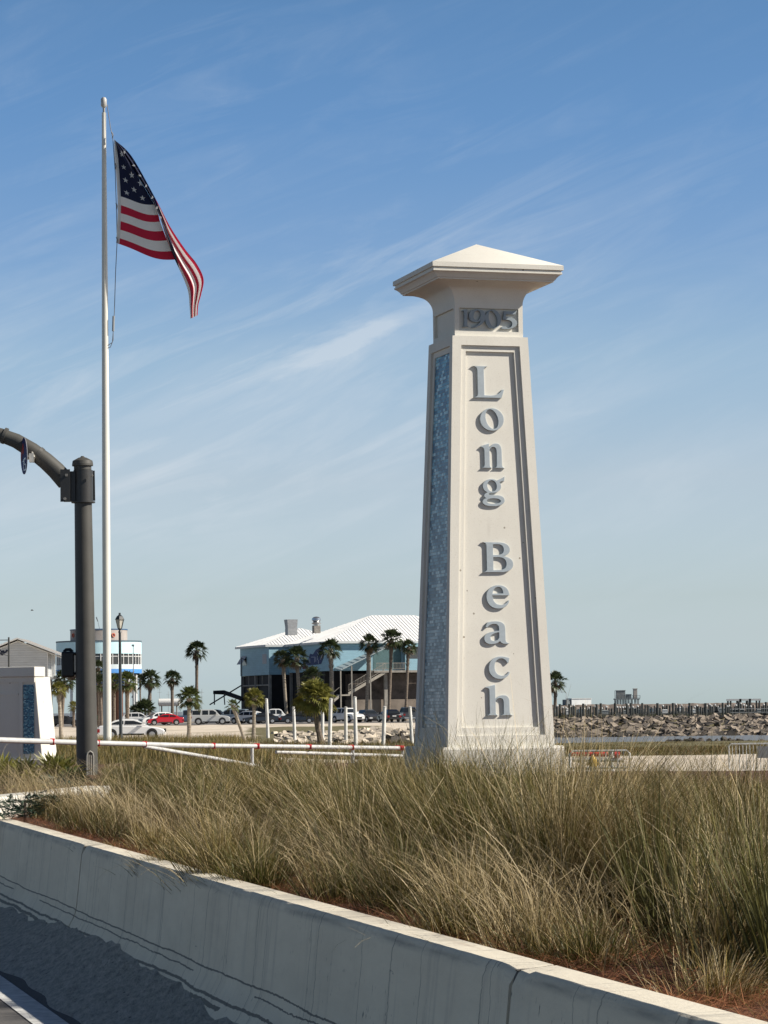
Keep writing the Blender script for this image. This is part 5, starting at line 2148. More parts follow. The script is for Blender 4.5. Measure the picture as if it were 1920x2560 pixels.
def car(kind, px, d, yaw, col, label, cat, z=None, name=None, detail=True, blackroof=False):
    s = SHAPES[kind]
    x0 = XD(px, d)
    e = empty(name or {'suv': 'sport_utility_vehicle', 'crossover': 'crossover_car', 'sedan': 'sedan_car', 'pickup': 'pickup_truck'}[kind],
              (x0, d, (.06 if z is None else z)), R(yaw), label, cat, 'parked vehicles')
    W2 = s['W'] / 2
    mb = MB()
    b_ = s['body']
    prism(mb, b_, W2, W2 - .05)
    body = mb.build('body', col, e, bevel=.07)
    body.data.polygons.foreach_set('use_smooth', [True] * len(body.data.polygons))
    body.data.set_sharp_from_angle(angle=R(40))
    mb = MB()
    prism(mb, s['cab'], W2 - .07, W2 - .30)
    cab = mb.build('cabin', paint('paint_black_roof', (.02, .02, .022)) if blackroof else col, e, bevel=.045)
    zb = s['cab'][0][1]
    zt = max(z_ for _, z_ in s['cab'])
    cabp = s['cab']
    for sd_ in (-1, 1):
        for (a, b) in s['wins']:
            mb = MB()
            za, zb_ = zb + .07, zt - .13

            def yy(z_):
                return sd_ * ((W2 - .07) - .23 * (z_ - zb) / (zt - zb) + .012)
            ra = min(interp(cabp, a) - .10, zb_)
            rb = min(interp(cabp, b) - .10, zb_)
            pts = [(a, za), (b, za)]
            if rb < za + .05:
                b2 = b
                rb = za + .06
            mid = (a + b) / 2
            rm_ = min(interp(cabp, mid) - .10, zb_)
            pts = [(a, za), (b, za), (b, rb), (mid, rm_), (a, ra)]
            mb.add([(x_, yy(z_), z_) for x_, z_ in pts], [tuple(range(5))])
            mb.build('side_window', glassd, e)
    # windscreen and rear glass
    for i0, i1, nm in ((len(cabp) - 1, len(cabp) - 2, 'windscreen'), (0, 1, 'rear_window')):
        (xa, za), (xb, zb_) = cabp[i0], cabp[i1]
        k0_, k1_ = .14, .90
        sg_ = 1 if nm == 'windscreen' else -1
        q0, q1 = (xa + (xb - xa) * k0_ + .018 * sg_, za + (zb_ - za) * k0_ + .012), (xa + (xb - xa) * k1_ + .018 * sg_, za + (zb_ - za) * k1_ + .012)
        mb = MB()
        mb.add([(q0[0], -(W2 - .20), q0[1]), (q0[0], W2 - .20, q0[1]), (q1[0], W2 - .36, q1[1]), (q1[0], -(W2 - .36), q1[1])], [(0, 1, 2, 3)])
        mb.build(nm, glassd, e)
    xr, xf = b_[1][0], max(x_ for x_, _ in b_)
    for sd_ in (-1, 1):
        for wx in s['wx']:
            mb = MB()
            r_ = s['wr']
            mb.tube([(wx, sd_ * (W2 - .21), r_ + .06), (wx, sd_ * (W2 + .004), r_ + .06)], r_ + .055, 20)
            arch = mb.build('wheel_arch', blackp, e)
            mb = MB()
            mb.tube([(wx, sd_ * (W2 - .22), r_), (wx, sd_ * (W2 + .012), r_), (wx, sd_ * (W2 + .02), r_)], [r_, r_, r_ * .9], 22)
            wh = mb.build('wheel', tyre, e)
            mb = MB()
            mb.tube([(wx, sd_ * (W2 + .021), r_), (wx, sd_ * (W2 + .032), r_)], [r_ * .66, r_ * .5], 14)
            mb.build('rim', rimm, wh)
        mb = MB()
        zf = b_[-4][1] - .06
        mb.box(xf - .32, xf - .06, sd_ * (W2 - .42) - .16, sd_ * (W2 - .42) + .36 * (1 if sd_ > 0 else 1) - .0, zf - .12, zf + .04) if False else mb.box(xf - .30, xf - .015, min(sd_ * (W2 - .02), sd_ * (W2 - .48)), max(sd_ * (W2 - .02), sd_ * (W2 - .48)), zf - .22, zf - .06)
        mb.build('headlight', lampw, e)
        mb = MB()
        zl = b_[1][1] - .12
        mb.box(xr - .025, xr + .16, min(sd_ * (W2 + .004), sd_ * (W2 - .30)), max(sd_ * (W2 + .004), sd_ * (W2 - .30)), zl - .22, zl + .02)
        mb.build('tail_light', lampr, e)
        mb = MB()
        xm_ = s['wins'][-1][1] + .05
        mb.box(xm_ - .05, xm_ + .14, min(sd_ * (W2 - .02), sd_ * (W2 + .20)), max(sd_ * (W2 - .02), sd_ * (W2 + .20)), zb + .06, zb + .22)
        mb.build('mirror', col, e)
        mb = MB()
        mb.box(s['wx'][0] + .55, s['wx'][1] - .55, min(sd_ * (W2 - .1), sd_ * (W2 + .012)), max(sd_ * (W2 - .1), sd_ * (W2 + .012)), .30, .42)
        mb.build('sill', blackp, e)
    mb = MB()
    mb.box(xf - .12, xf + .012, -W2 + .5, W2 - .5, .50, .74)
    mb.build('grille', blackp, e)
    mb = MB()
    mb.box(xr - .05, xr + .1, -W2 + .15, W2 - .15, .42, .60)
    mb.build('rear_bumper', chrome if kind in ('suv', 'pickup') else blackp, e)
    mb = MB()
    mb.box(xr - .055, xr - .045, -.26, .26, .72, .86)
    mb.build('number_plate', lampw, e)
    return e


white = paint('paint_white', (.74, .74, .73))
silver = paint('paint_silver', (.46, .47, .47))
red = paint('paint_red', (.50, .010, .018))
dkg = paint('paint_dark_grey', (.045, .048, .055))
navy = paint('paint_blue_grey', (.06, .085, .13))
black = paint('paint_black', (.010, .010, .012))
lightg = paint('paint_steel_blue', (.22, .27, .32))

car('sedan', 160, 362, -3, dkg, 'dark grey sedan parked in the gap between the monument wall and the signal mast', 'car')
car('crossover', 348, 366, 4, white, 'white crossover parked just right of the street lamp, facing right', 'car')
car('crossover', 391, 363, 205, white, 'white crossover half hidden behind the red sedan', 'car')
car('sedan', 413, 358, 186, red, 'bright red sedan in the parking lot', 'car')
car('pickup', 474, 374, 8, navy, 'blue grey pickup truck behind the red sedan and the silver SUV', 'truck')
car('suv', 526, 359, 1, silver, 'silver SUV side-on at the front of the parking lot', 'car')
car('suv', 538, 385, -8, black, 'black SUV seen over the roof of the silver SUV', 'car')
car('suv', 577, 378, 168, lightg, 'steel blue SUV with its nose behind the small leaning palm', 'car')
car('crossover', 616, 372, 150, white, 'white crossover with a black rear between the leaning palm and the ball crowned palm', 'car')
car('sedan', 652, 366, 190, black, 'black sedan just right of the ball crowned palm', 'car')
car('pickup', 690, 372, 6, white, 'white pickup truck near the white posts', 'truck')
car('sedan', 745, 366, 3, black, 'black sedan partly behind the big bushy palm', 'car')
car('suv', 868, 370, -52, white, 'white SUV turned towards the viewer below the covered staircase', 'car')
car('crossover', 922, 374, -65, dkg, 'dark car with a pale front, right of the white SUV below the staircase', 'car')
car('crossover', 972, 368, 108, black, 'black crossover seen from behind beneath the restaurant balcony', 'car')
car('suv', 1018, 372, 100, dkg, 'dark grey SUV seen from behind closest to the pylon', 'car')
sx_ = XD(334, 195)
car('sedan', 330, 195, 2, white, 'near white sedan on the sandy road behind the flagpole and the street lamp', 'car', z=hz(sx_, 195) - .02)

# ================================================================ WHITE POSTS, PILINGS, DOCKS
ww = M('white_post_paint', (.66, .65, .62), .75, .14, 6, streak=.3)
ordn = ['leftmost', 'second', 'third', 'fourth', 'fifth', 'sixth', 'seventh', 'rightmost']
for i, (px, yt, yb) in enumerate(((668, 1748, 1852), (735, 1769, 1856), (806, 1746, 1856), (825, 1748, 1866), (864, 1769, 1858), (888, 1744, 1866), (959, 1768, 1866), (1027, 1768, 1858))):
    d = 2.15 * F / (yb - (1772 + (960 - px) * .0122))
    x = XD(px, d)
    z0 = hz(x, d)
    tp_ = P(px - (1 if px > 900 else 0), yt, d).z - z0
    e = empty('white_post', (x, d, z0), 0, '%s of the eight white timber posts standing in a row left of the pylon' % ordn[i], 'post', 'white timber posts')
    mb = MB()
    ln = random.uniform(-.06, .06)
    mb.tube([(-ln, 0, -.2), (0, 0, tp_ * .5), (ln, 0, tp_)], [.112, .108, .10], 12)
    mb.build('shaft', ww, e, True)
    mb = MB()
    mb.tube([(ln, 0, tp_ + .001), (ln, 0, tp_ + .03), (ln, 0, tp_ + .07)], [.112, .108, .03], 12)
    mb.build('cap', M('post_cap', (.45, .44, .42), .7, .1), e, True)

pil = M('piling_dark', (.055, .06, .058), .95, .25, 2)
pilc = M('piling_cap_white', (.62, .62, .60), .6, .05)


def piling(px, yt, d, r_, white_cap, lab, grp):
    x = XD(px, d)
    e = empty('dock_piling', (x, d, -3), 0, lab, 'piling', grp)
    zt = P(px, yt, d).z + 3
    mb = MB()
    mb.tube([(0, 0, 0), (random.uniform(-.04, .04), 0, zt)], [r_ * 1.08, r_], 9)
    mb.build('pile', pil, e, True)
    if white_cap:
        mb = MB()
        mb.tube([(0, 0, zt), (0, 0, zt + .16), (0, 0, zt + .20)], [r_ * 1.12, r_ * 1.05, .03], 9)
        mb.build('cap', pilc, e, True)


rng = random.Random(11)
for x_ in (170, 240, 340, 435, 465, 565, 650, 680, 760, 870, 980, 1100, 1215, 1337, 1450, 1645, 1770, 1890):
    piling(1340 + x_ * .3496, 1640 + (345 - .01 * x_) * .3496 + rng.uniform(-1, 1.5), 357 + rng.uniform(-2, 2), rng.uniform(.13, .17), False, 'tall bare dark timber piling of the near marina dock', 'tall dark pilings along the marina dock')
px = 1386.0
while px < 2060:
    wc = rng.random() < .42
    piling(px, rng.uniform(1765, 1774) - .012 * (px - 1386), rng.uniform(360, 376), rng.uniform(.10, .14), wc,
           'short dark piling with a white cap in the marina' if wc else 'short dark bare piling in the marina',
           'short white capped pilings in the marina' if wc else 'short bare pilings in the marina')
    px += rng.uniform(3.5, 8)

dkm = M('dock_boards', (.19, .19, .175), .9, .2, 2)
for i, (x0, x1, d, z, lb_) in enumerate(((1376, 2100, 353, .38, 'long grey timber dock walkway nearest to the rocks'), (1386, 2100, 368, .78, 'second grey dock walkway farther into the marina, behind the nearest one'), (1396, 2100, 395, .95, 'farthest grey dock walkway of the marina'))):
    e = empty('dock', (XD(x0, d), d, 0), 0, lb_, 'dock', 'marina docks')
    w = XD(x1, d) - XD(x0, d)
    mb = MB()
    mb.box(0, w, -.8, .8, z - .07, z)
    mb.build('deck', dkm, e)
    mb = MB()
    mb.box(0, w, -.86, -.802, z - .42, z - .06)
    mb.build('fascia_board', M('dock_fascia', (.10, .10, .095), .9, .2, 2), e)
    if i == 0:
        mb = MB()
        for zz_ in (.45, .9):
            mb.box(w * .62, w, -.78, -.72, z + zz_ - .05, z + zz_)
        mb.build('railing', galv, e)
# slips, dock boxes and dinghies give the clutter between the pilings
cl = [M('box_white', (.60, .61, .60), .6, .08), M('box_grey', (.24, .26, .26), .7, .1), M('tarp_blue', (.09, .16, .22), .7, .1), M('hull_dark', (.04, .05, .05), .5, .1)]
names = ('dock_box', 'dock_box', 'dock_box', 'dock_box')
desc = ('white dock box', 'grey dock box', 'blue covered dock box', 'dark dock box')
for i in range(26):
    px = 1392 + i * 21 + rng.uniform(-6, 6)
    k = rng.choice((0, 0, 1, 1, 2, 3))
    d = rng.choice((368, 395))
    w, h_ = rng.uniform(.35, 1.0), rng.uniform(.3, .65)
    zb = .78 if d == 368 else .95
    e = empty('dock_box', (XD(px, d), d + rng.uniform(-.4, .4), zb), 0, desc[k] + ' among the pilings of the marina', 'dock box', desc[k] + 'es in the marina')
    mb = MB()
    mb.box(-w / 2, w / 2, -.3, .3, 0, h_ * .8)
    mb.build('body', cl[k], e)
    mb = MB()
    mb.box(-w / 2 - .03, w / 2 + .03, -.33, .33, h_ * .8 + .002, h_, top=(-w / 2 + .05, w / 2 - .05, -.25, .25))
    mb.build('lid', cl[0] if k == 0 else cl[1], e)
# boat lift frames with pale beams
for i, (x0, x1) in enumerate(((1827, 1850), (1852, 1874), (1876, 1899))):
    d = 378
    e = empty('boat_lift', (XD(x0, d), d, -3), 0, ('left', 'middle', 'right')[i] + ' of the three white beamed boat lifts in the marina', 'boat lift', 'boat lifts')
    w = XD(x1, d) - XD(x0, d)
    zt = P(1850, 1752, d).z + 3
    for x in (0, w):
        for y_ in (0, 3.0):
            mb = MB()
            mb.tube([(x, y_, 0), (x, y_, zt)], .12, 8)
            mb.build('leg', pil, e)
    mb = MB()
    mb.box(-.2, w + .2, -.13, .13, zt + .002, zt + .26)
    mb.build('beam', pilc, e)
    mb = MB()
    mb.box(-.2, w + .2, 2.87, 3.13, zt + .002, zt + .26)
    mb.build('beam', pilc, e)

# breakwater on the horizon
mb = MB()
bx0, bx1 = XD(1100, 800), XD(3400, 800)
n = 260
rng = random.Random(5)
for i in range(n + 1):
    x = bx0 + (bx1 - bx0) * i / n
    t_ = 2.25 + rng.uniform(-.12, .12)
    for yy, z in ((780, -2), (788 + rng.uniform(-1, 1), .2 + rng.uniform(-.2, .2)), (794, t_), (799, t_ + .03), (812, -2)):
        mb.v.append((x + rng.uniform(-.3, .3), yy, z))
for i in range(n):
    for j in range(4):
        mb.f.append((i * 5 + j, (i + 1) * 5 + j, (i + 1) * 5 + j + 1, i * 5 + j + 1))
        mb.mi.append(0)
tag(mb.build('breakwater', M('breakwater_stone', (.165, .135, .115), .95, .3, .5, .2)), 'long low brown breakwater on the horizon beyond the marina', 'breakwater')
bz = 2.2
e = empty('metal_shed', (XD(1443, 790), 796, bz - .1), R(26), 'long white metal shed on the breakwater at the horizon', 'shed')
q = lambda px: XD(px, 790) - XD(1443, 790)
mb = MB()
zt = P(1443, 1746, 790).z - bz
mb.box(q(1424), q(1481), -1.5, 1.5, 0, zt)
mb.build('wall', M('shed_white', (.62, .64, .64), .6, .05, .4), e)
mb = MB()
mb.box(q(1423), q(1482), -1.7, 1.7, zt + .002, zt + .15)
mb.build('roof', M('shed_roof', (.55, .57, .57), .6, .05, .4), e)
mb = MB()
mb.box(q(1411), q(1423.6), -1.2, 1.2, 0, zt * .9)
mb.build('end_box', M('shed_grey', (.17, .19, .20), .7, .1), e)
e = empty('light_pole', (XD(1418, 792), 795, bz), 0, 'light pole with a short arm beside the white metal shed on the horizon', 'light pole')
mb = MB()
zt = P(1418, 1731, 792).z - bz
mb.tube([(0, 0, 0), (0, 0, zt), (-.3, 0, zt + .12), (-1.3, 0, zt + .15)], [.10, .07, .06, .05], 6)
mb.build('pole', M('pole_zinc', (.3, .33, .35), .5, .05), e, True)
mb = MB()
mb.box(-1.6, -.9, -.12, .12, zt + .05, zt + .2)
mb.build('lamp_head', galv, e)
# stilt platform
d = 850
e = empty('stilt_platform', (XD(1568, d), d, -2), 0, 'grey service platform on stilts with boxes and a tall cabinet on the horizon', 'platform')
q = lambda px: XD(px, d) - XD(1568, d)
zq = lambda py: P(1568, py, d).z + 2
dst = M('platform_steel', (.19, .21, .22), .8, .1, 1)
for px in (1540, 1546, 1553, 1560, 1566, 1573, 1581, 1590, 1597):
    for y_ in (0, 4):
        mb = MB()
        mb.tube([(q(px), y_, 0), (q(px), y_, zq(1749))], .16, 6)
        mb.build('stilt', dst, e)
mb = MB()
mb.box(q(1537), q(1600), -.4, 4.4, zq(1749) + .001, zq(1746))
mb.build('deck', dst, e)
mb = MB()
for zz_ in (1743, 1739):
    mb.box(q(1537), q(1600), -.4, -.3, zq(zz_) - .1, zq(zz_))
for px in range(1537, 1601, 9):
    mb.box(q(px), q(px) + .12, -.45, -.402, zq(1746), zq(1738))
mb.box(q(1537), q(1537) + .15, -.6, -.455, zq(1746), zq(1726))
mb.build('railing', dst, e)
for nm, (x0, x1, y0, y1), c in (('tank_box', (1542, 1564, 1745.9, 1727), (.22, .23, .23)), ('cabinet', (1585, 1594, 1745.9, 1723), (.42, .38, .34)), ('control_box', (1567, 1579, 1745.9, 1737), (.14, .17, .19))):
    mb = MB()
    mb.box(q(x0), q(x1), 0, 2.5, zq(y0), zq(y1))
    mb.box(q(x0) - .1, q(x1) + .1, -.1, 2.6, zq(y1) + .003, zq(y1) + .2)
    mb.build(nm, M('pf_' + nm, c, .7, .12, 1), e)

# ================================================================ ROCKS
rk = M('rip_rap', (.235, .195, .155), .92, .3, .9, .05)
rkp = M('pale_rock', (.52, .45, .36), .92, .25, .8, .05)
rkd = M('wet_rock', (.05, .042, .036), .8, .3, .8, .03)


def rock(mb, x, y_, z, sx_, sy_, sz_, rng, mi=0):
    tl, yw = rng.uniform(-.7, .5), rng.uniform(0, 3.14)
    rm = Matrix.Rotation(yw, 3, 'Z') @ Matrix.Rotation(tl, 3, 'Y') @ Matrix.Rotation(rng.uniform(-.5, .5), 3, 'X')
    vs = []
    for k in (-1, 1):
        for j, (a, b) in enumerate(((-1, -.7), (.1, -1), (1, -.5), (.9, .6), (-.1, 1), (-.9, .6))):
            v = Vector((a * sx_ * rng.uniform(.75, 1.1), b * sy_ * rng.uniform(.75, 1.1), k * sz_ * rng.uniform(.7, 1.1)))
            vs.append(rm @ v + Vector((x, y_, z)))
    mb.add(vs, [(5, 4, 3, 2, 1, 0), (6, 7, 8, 9, 10, 11)] + [(i, (i + 1) % 6, 6 + (i + 1) % 6, 6 + i) for i in range(6)], mi)


rng = random.Random(21)
mb = MB()
for i in range(3800):
    y_ = rng.uniform(300, 336)
    x = rng.uniform(.045 * y_, .21 * y_)
    s = rng.uniform(.15, .62) * (1.1 if y_ < 312 else .9)
    low = y_ < 307
    rock(mb, x, y_, hz(x, y_) + s * .05, s * 1.6, s, s * .26, rng, 1 if rng.random() < (.6 if low else .3) else 0)
tag(mb.build('rock_bank', [rk, rkd]), 'bank of tumbled tan and brown rocks between the channel and the marina', 'rocks', kind='stuff')
mb = MB()
for i in range(900):
    y_ = rng.uniform(176, 214)
    x = rng.uniform(-.040 * y_, .055 * y_) if rng.random() < .8 else rng.uniform(-.025 * y_, .03 * y_)
    s = rng.uniform(.15, .5) * (1 if x > -2 else .6)
    dark = x > 0 and y_ < 190
    rock(mb, x, y_, hz(x, y_) + s * .15, s * 1.2, s, s * .38, rng, 1 if (dark and rng.random() < .75) or rng.random() < .1 else 0)
tag(mb.build('pale_rock_bank', [rkp, rkd]), 'low bank of pale rocks behind the white posts, left of the pylon', 'rocks', kind='stuff')
mb = MB()
for i in range(260):
    y_ = rng.uniform(168, 178)
    x = rng.uniform(.10 * y_, .2 * y_)
    s = rng.uniform(.08, .22)
    rock(mb, x, y_, hz(x, y_) + s * .3, s * 1.3, s, s * .5, rng)
tag(mb.build('shore_stones', rkd), 'thin line of small dark stones at the near edge of the channel', 'stones', kind='stuff')
# bird in flight, a speck low in the sky at the left
e = P(80, 1526, 160)
mb = MB()
mb.tube([(-.08, 0, 0), (-.03, 0, .01), (.04, 0, .01), (.09, 0, 0)], [.008, .03, .03, .008], 6)
bd = empty('bird', e, 0, 'tiny dark bird flying low in the sky above the grey house', 'bird')
mb.build('body', M('bird_dark', (.06, .06, .06), .8, .1), bd, True)
for s in (-1, 1):
    mb = MB()
    mb.add([(.03, 0, .015), (-.03, 0, .015), (-.05, s * .11, .06), (-.02, s * .20, .03), (.02, s * .1, .06)], [(0, 1, 2, 3, 4)])
    mb.build('wing', MC['bird_dark'], bd)

# ================================================================ GRASS
gmats = {}


def grass_mat(name, rough=.55):
    m = bpy.data.materials.new(name)
    m.use_nodes = True
    t = m.node_tree
    pb = t.nodes['Principled BSDF']
    a = t.nodes.new('ShaderNodeAttribute')
    a.attribute_name = 'tone'
    pb.inputs['Roughness'].default_value = rough
    pb.inputs['Specular IOR Level'].default_value = .35
    t.links.new(a.outputs['Color'], pb.inputs['Base Color'])
    tr = t.nodes.new('ShaderNodeBsdfTranslucent')
    t.links.new(a.outputs['Color'], tr.inputs[0])
    ms = t.nodes.new('ShaderNodeMixShader')
    ms.inputs[0].default_value = .12
    t.links.new(pb.outputs[0], ms.inputs[1])
    t.links.new(tr.outputs[0], ms.inputs[2])
    t.links.new(ms.outputs[0], t.nodes['Material Output'].inputs[0])
    return m


GM = grass_mat('grass_blade')
NR = np.random.default_rng(4)


def blades(base, az, tilt0, bend, length, width, c_lo, c_hi, nseg=6, wind=0.0):
    """arrays per blade -> verts, faces, colours. Each blade a curved tapering ribbon"""
    n = len(az)
    h_ = np.stack([np.cos(az), np.sin(az), np.zeros(n)], 1)
    verts = np.zeros((n, nseg + 1, 2, 3), np.float32)
    cols = np.zeros((n, nseg + 1, 2, 4), np.float32)
    p = base.copy()
    tw = NR.uniform(0, np.pi, n)
    sidev = np.stack([-np.sin(az + tw), np.cos(az + tw), np.zeros(n)], 1)
    step = (length / nseg)[:, None]
    for i in range(nseg + 1):
        f = i / nseg
        th = tilt0 + bend * f ** 1.6
        d = h_ * np.sin(th)[:, None] + np.array([0, 0, 1.0]) * np.cos(th)[:, None]
        d[:, 0] += wind * f
        d /= np.linalg.norm(d, axis=1)[:, None]
        w = (width * (1 - f ** 1.5 * .85))[:, None] * .5
        verts[:, i, 0] = p - sidev * w
        verts[:, i, 1] = p + sidev * w
        cc = c_lo * (1 - f) + c_hi * f
        cols[:, i, 0, :3] = cc
        cols[:, i, 1, :3] = cc
        p = p + d * step
    cols[..., 3] = 1
    return verts.reshape(n, -1, 3), cols.reshape(n, -1, 4)


def build_blades(name, parts, nseg, mat, label, cat, kind='stuff'):
    V = np.concatenate([a[0] for a in parts]).astype(np.float32)
    K = np.concatenate([a[1] for a in parts]).astype(np.float32)
    n, vp = V.shape[0], V.shape[1]
    q = np.array([[2 * i, 2 * i + 1, 2 * i + 3, 2 * i + 2] for i in range(nseg)])
    Fc = (q[None] + (np.arange(n) * vp)[:, None, None]).reshape(-1, 4)
    me = bpy.data.meshes.new(name)
    me.vertices.add(n * vp)
    me.vertices.foreach_set('co', V.ravel())
    me.loops.add(Fc.size)
    me.loops.foreach_set('vertex_index', Fc.ravel().astype(np.int32))
    me.polygons.add(len(Fc))
    me.polygons.foreach_set('loop_start', np.arange(0, Fc.size, 4, dtype=np.int32))
    me.polygons.foreach_set('loop_total', np.full(len(Fc), 4, np.int32))
    me.update(calc_edges=True)
    me.polygons.foreach_set('use_smooth', np.ones(len(Fc), bool))
    ca = me.color_attributes.new('tone', 'FLOAT_COLOR', 'POINT')
    ca.data.foreach_set('color', K.ravel())
    me.materials.append(mat)
    o = bpy.data.objects.new(name, me)
    C.objects.link(o)
    return tag(o, label, cat, kind=kind)


TAN = np.array([.31, .225, .078])
GREEN = np.array([.056, .064, .010])
OLIVE = np.array([.090, .083, .017])
BROWN = np.array([.100, .055, .018])
STRAW = np.array([.66, .53, .32])


def clump_arrays(x, y, z, n, L_, rad_, w, green=.5, brown=.2, wind=.10, spread=1.0, straw=.10):
    r = np.abs(NR.normal(0, rad_, n))
    a0 = NR.uniform(0, 2 * np.pi, n)
    base = np.stack([x + r * np.cos(a0), y + r * np.sin(a0), np.full(n, z - .02)], 1)
    az = a0 + NR.normal(0, .6, n)
    u = NR.random(n)
    tilt = np.clip(.10 + .30 * r / rad_ + NR.normal(0, .12, n), 0, 1.0) * spread
    bend = np.where(u < .62, NR.uniform(.15, .95, n), NR.uniform(1.0, 2.3, n))
    L_ = L_ * NR.uniform(.55, 1.18, n) * np.where(u > .965, 1.3, 1)
    kind = NR.random(n)
    lo = np.where((kind < green)[:, None], GREEN, np.where((kind < green + brown)[:, None], BROWN, OLIVE))
    hi = np.where((kind < green * .45)[:, None], GREEN * 1.5, np.where((kind < green + brown)[:, None], OLIVE * 1.2, TAN))
    st_b = (NR.random(n) < straw)[:, None]
    hi = np.where(st_b, STRAW, hi)
    lo = np.where(st_b, TAN * .8, lo)
    j = NR.uniform(.65, 1.25, (n, 1))
    ww_ = w * NR.uniform(.6, 1.2, n)
    return blades(base, az, tilt, bend, L_, ww_, lo * j, hi * j, 6, wind)


parts = []
rng = random.Random(9)
y = 9.6
count = 0
while y < 47:
    x0, x1 = xl(y) + (.62 if y < 14 else .36), .165 * y + .6
    x0 = max(x0, -.17 * y - .4)
    x = x0 + rng.uniform(0, .4)
    while x < x1:
        xx, yy = x + rng.uniform(-.22, .22), y + rng.uniform(-.28, .28)
        q = xx / yy
        z = hz(xx, yy)
        c = xx - xl(yy)
        if q > .062 and yy > 33:
            x += .6
            continue
        if abs(xx - PX) < 1.0 and abs(yy - PD) < 1.15:
            x += .6
            continue
        base_L = float(np.interp(yy, [9, 13, 18, 24, 30, 38, 47], [.76, .84, .70, .50, .38, .28, .22]))
        if q > .03:
            base_L = float(np.interp(yy, [9, 14, 20, 25, 30, 36, 47], [.74, .84, .64, .46, .32, .20, .10]))
        L_ = base_L * rng.choice((.52, .66, .82, .98, 1.12))
        n = 640 if yy < 20 else (500 if yy < 30 else 400)
        w = .0046 if yy < 20 else (.0056 if yy < 30 else .0070)
        green, brown = rng.choice(((.55, .10), (.7, .08), (.20, .50), (.30, .20), (.12, .12), (.05, .30)))
        straw = .20
        if .015 < q < .045 and yy < 21:
            green, brown = .12, .70
        elif .045 < q < .072 and yy < 18:
            green, brown = .75, .05
        elif .072 <= q < .13 and yy < 17:
            green, brown, straw = .12, .10, .42
        elif -.075 < q < -.03 and yy > 18:
            green = max(green, .5)
        if q < -.088:
            L_ *= .74
        if q < -.098:
            L_ *= .60
            n = int(n * .6)
            if yy > 26.5:
                x += .8
                continue
        if .0 < q < .085 and 18 < yy < 36:
            L_ *= 1.10
        if .012 < q < .075 and 14 < yy <= 18:
            L_ *= 1.12
        if q > .10:
            L_ *= .86
        if c < .95 and yy < 30:
            L_ *= .66
        wd_ = rng.uniform(-.12, .30) if q > -.02 else rng.uniform(-.30, .18)
        if .07 < q < .13 and yy < 17:
            wd_ = .60
        parts.append(clump_arrays(xx, yy, z, n, L_, .13, w, green, brown, wind=wd_, straw=straw))
        count += 1
        x += rng.uniform(.74, 1.2)
    y += .86 if y < 30 else .95
for (px_, d_, n_, L0, g_, br_, wd_, sw_) in (
        (1010, 19.5, 900, .88, .2, .5, -.05, .12), (1090, 17.2, 1100, .98, .10, .75, .05, .08), (1185, 16.0, 1000, .98, .12, .65, .12, .10), (1265, 16.6, 900, .98, .3, .4, .15, .10),
        (1375, 14.6, 1000, .92, .75, .05, .10, .10), (1440, 14.3, 1200, 1.0, .12, .08, .70, .45), (1530, 14.8, 1100, 1.0, .10, .08, .65, .48), (1610, 14.2, 800, .88, .15, .2, .5, .35),
        (1780, 14.4, 900, .90, .2, .5, -.05, .15), (1890, 13.6, 900, .92, .15, .65, -.1, .12), (880, 21.5, 900, .78, .45, .2, -.10, .14), (760, 23, 900, .74, .3, .2, -.2, .22),
        (640, 24.5, 900, .72, .3, .1, -.25, .30), (560, 26, 900, .70, .6, .1, -.1, .12), (450, 27.5, 800, .66, .55, .15, -.15, .15), (330, 28.5, 800, .62, .5, .3, .05, .10), (690, 23.2, 700, .46, .1, .2, -.3, .45), (850, 20.0, 700, .50, .1, .2, -.3, .42), (1150, 13.6, 500, .50, .1, .2, -.2, .5), (1330, 12.2, 420, .42, .2, .1, .1, .5)):
    xx = XD(px_, d_)
    parts.append(clump_arrays(xx, d_, hz(xx, d_), n_, L0 * .97, .15, .0046 if d_ < 20 else .0056, g_, br_, wind=wd_, straw=sw_))
# arching straw blades leaning out over the wall side
nb = 4600
yy = NR.uniform(11, 31, nb)
cx_ = NR.uniform(.45, .95, nb)
xb = 1.145 - .2675 * (yy - 8.35) + cx_
zb = .70 + .005 * (yy - 8)
u = NR.random(nb)
keep = np.sin(yy * 2.1) + NR.normal(0, .5, nb) > -.2
base = np.stack([xb, yy, zb], 1)[keep]
nb = len(base)
parts.append(blades(base, NR.normal(np.pi, 1.3, nb), NR.uniform(.05, .6, nb), NR.uniform(1.2, 2.6, nb), NR.uniform(.35, .85, nb), NR.uniform(.003, .0065, nb),
                    np.tile(TAN * .7, (nb, 1)) * NR.uniform(.5, 1.1, (nb, 1)), np.tile(STRAW, (nb, 1)) * NR.uniform(.35, 1.1, (nb, 1)), 6, 0))
# thin tall stems reaching above the mass
nb = 1500
yy = NR.uniform(13, 36, nb)
q = NR.uniform(-.09, .15, nb)
xb = q * yy
ok = (xb > 1.145 - .2675 * (yy - 8.35) + .8) & ~((abs(xb - PX) < 1.0) & (abs(yy - PD) < 1.2))
base = np.stack([xb, yy, .74 + .004 * (yy - 8)], 1)[ok]
nb = len(base)
parts.append(blades(base, NR.uniform(-1.2, 1.2, nb), NR.uniform(.0, .35, nb), NR.uniform(.1, .8, nb), np.interp(base[:, 1], [14, 24, 40], [1.0, .80, .50]) * NR.uniform(.6, 1.05, nb), NR.uniform(.003, .006, nb),
                    np.tile(OLIVE, (nb, 1)) * NR.uniform(.6, 1.2, (nb, 1)), np.tile(TAN, (nb, 1)) * NR.uniform(.5, 1.1, (nb, 1)), 6, .15))
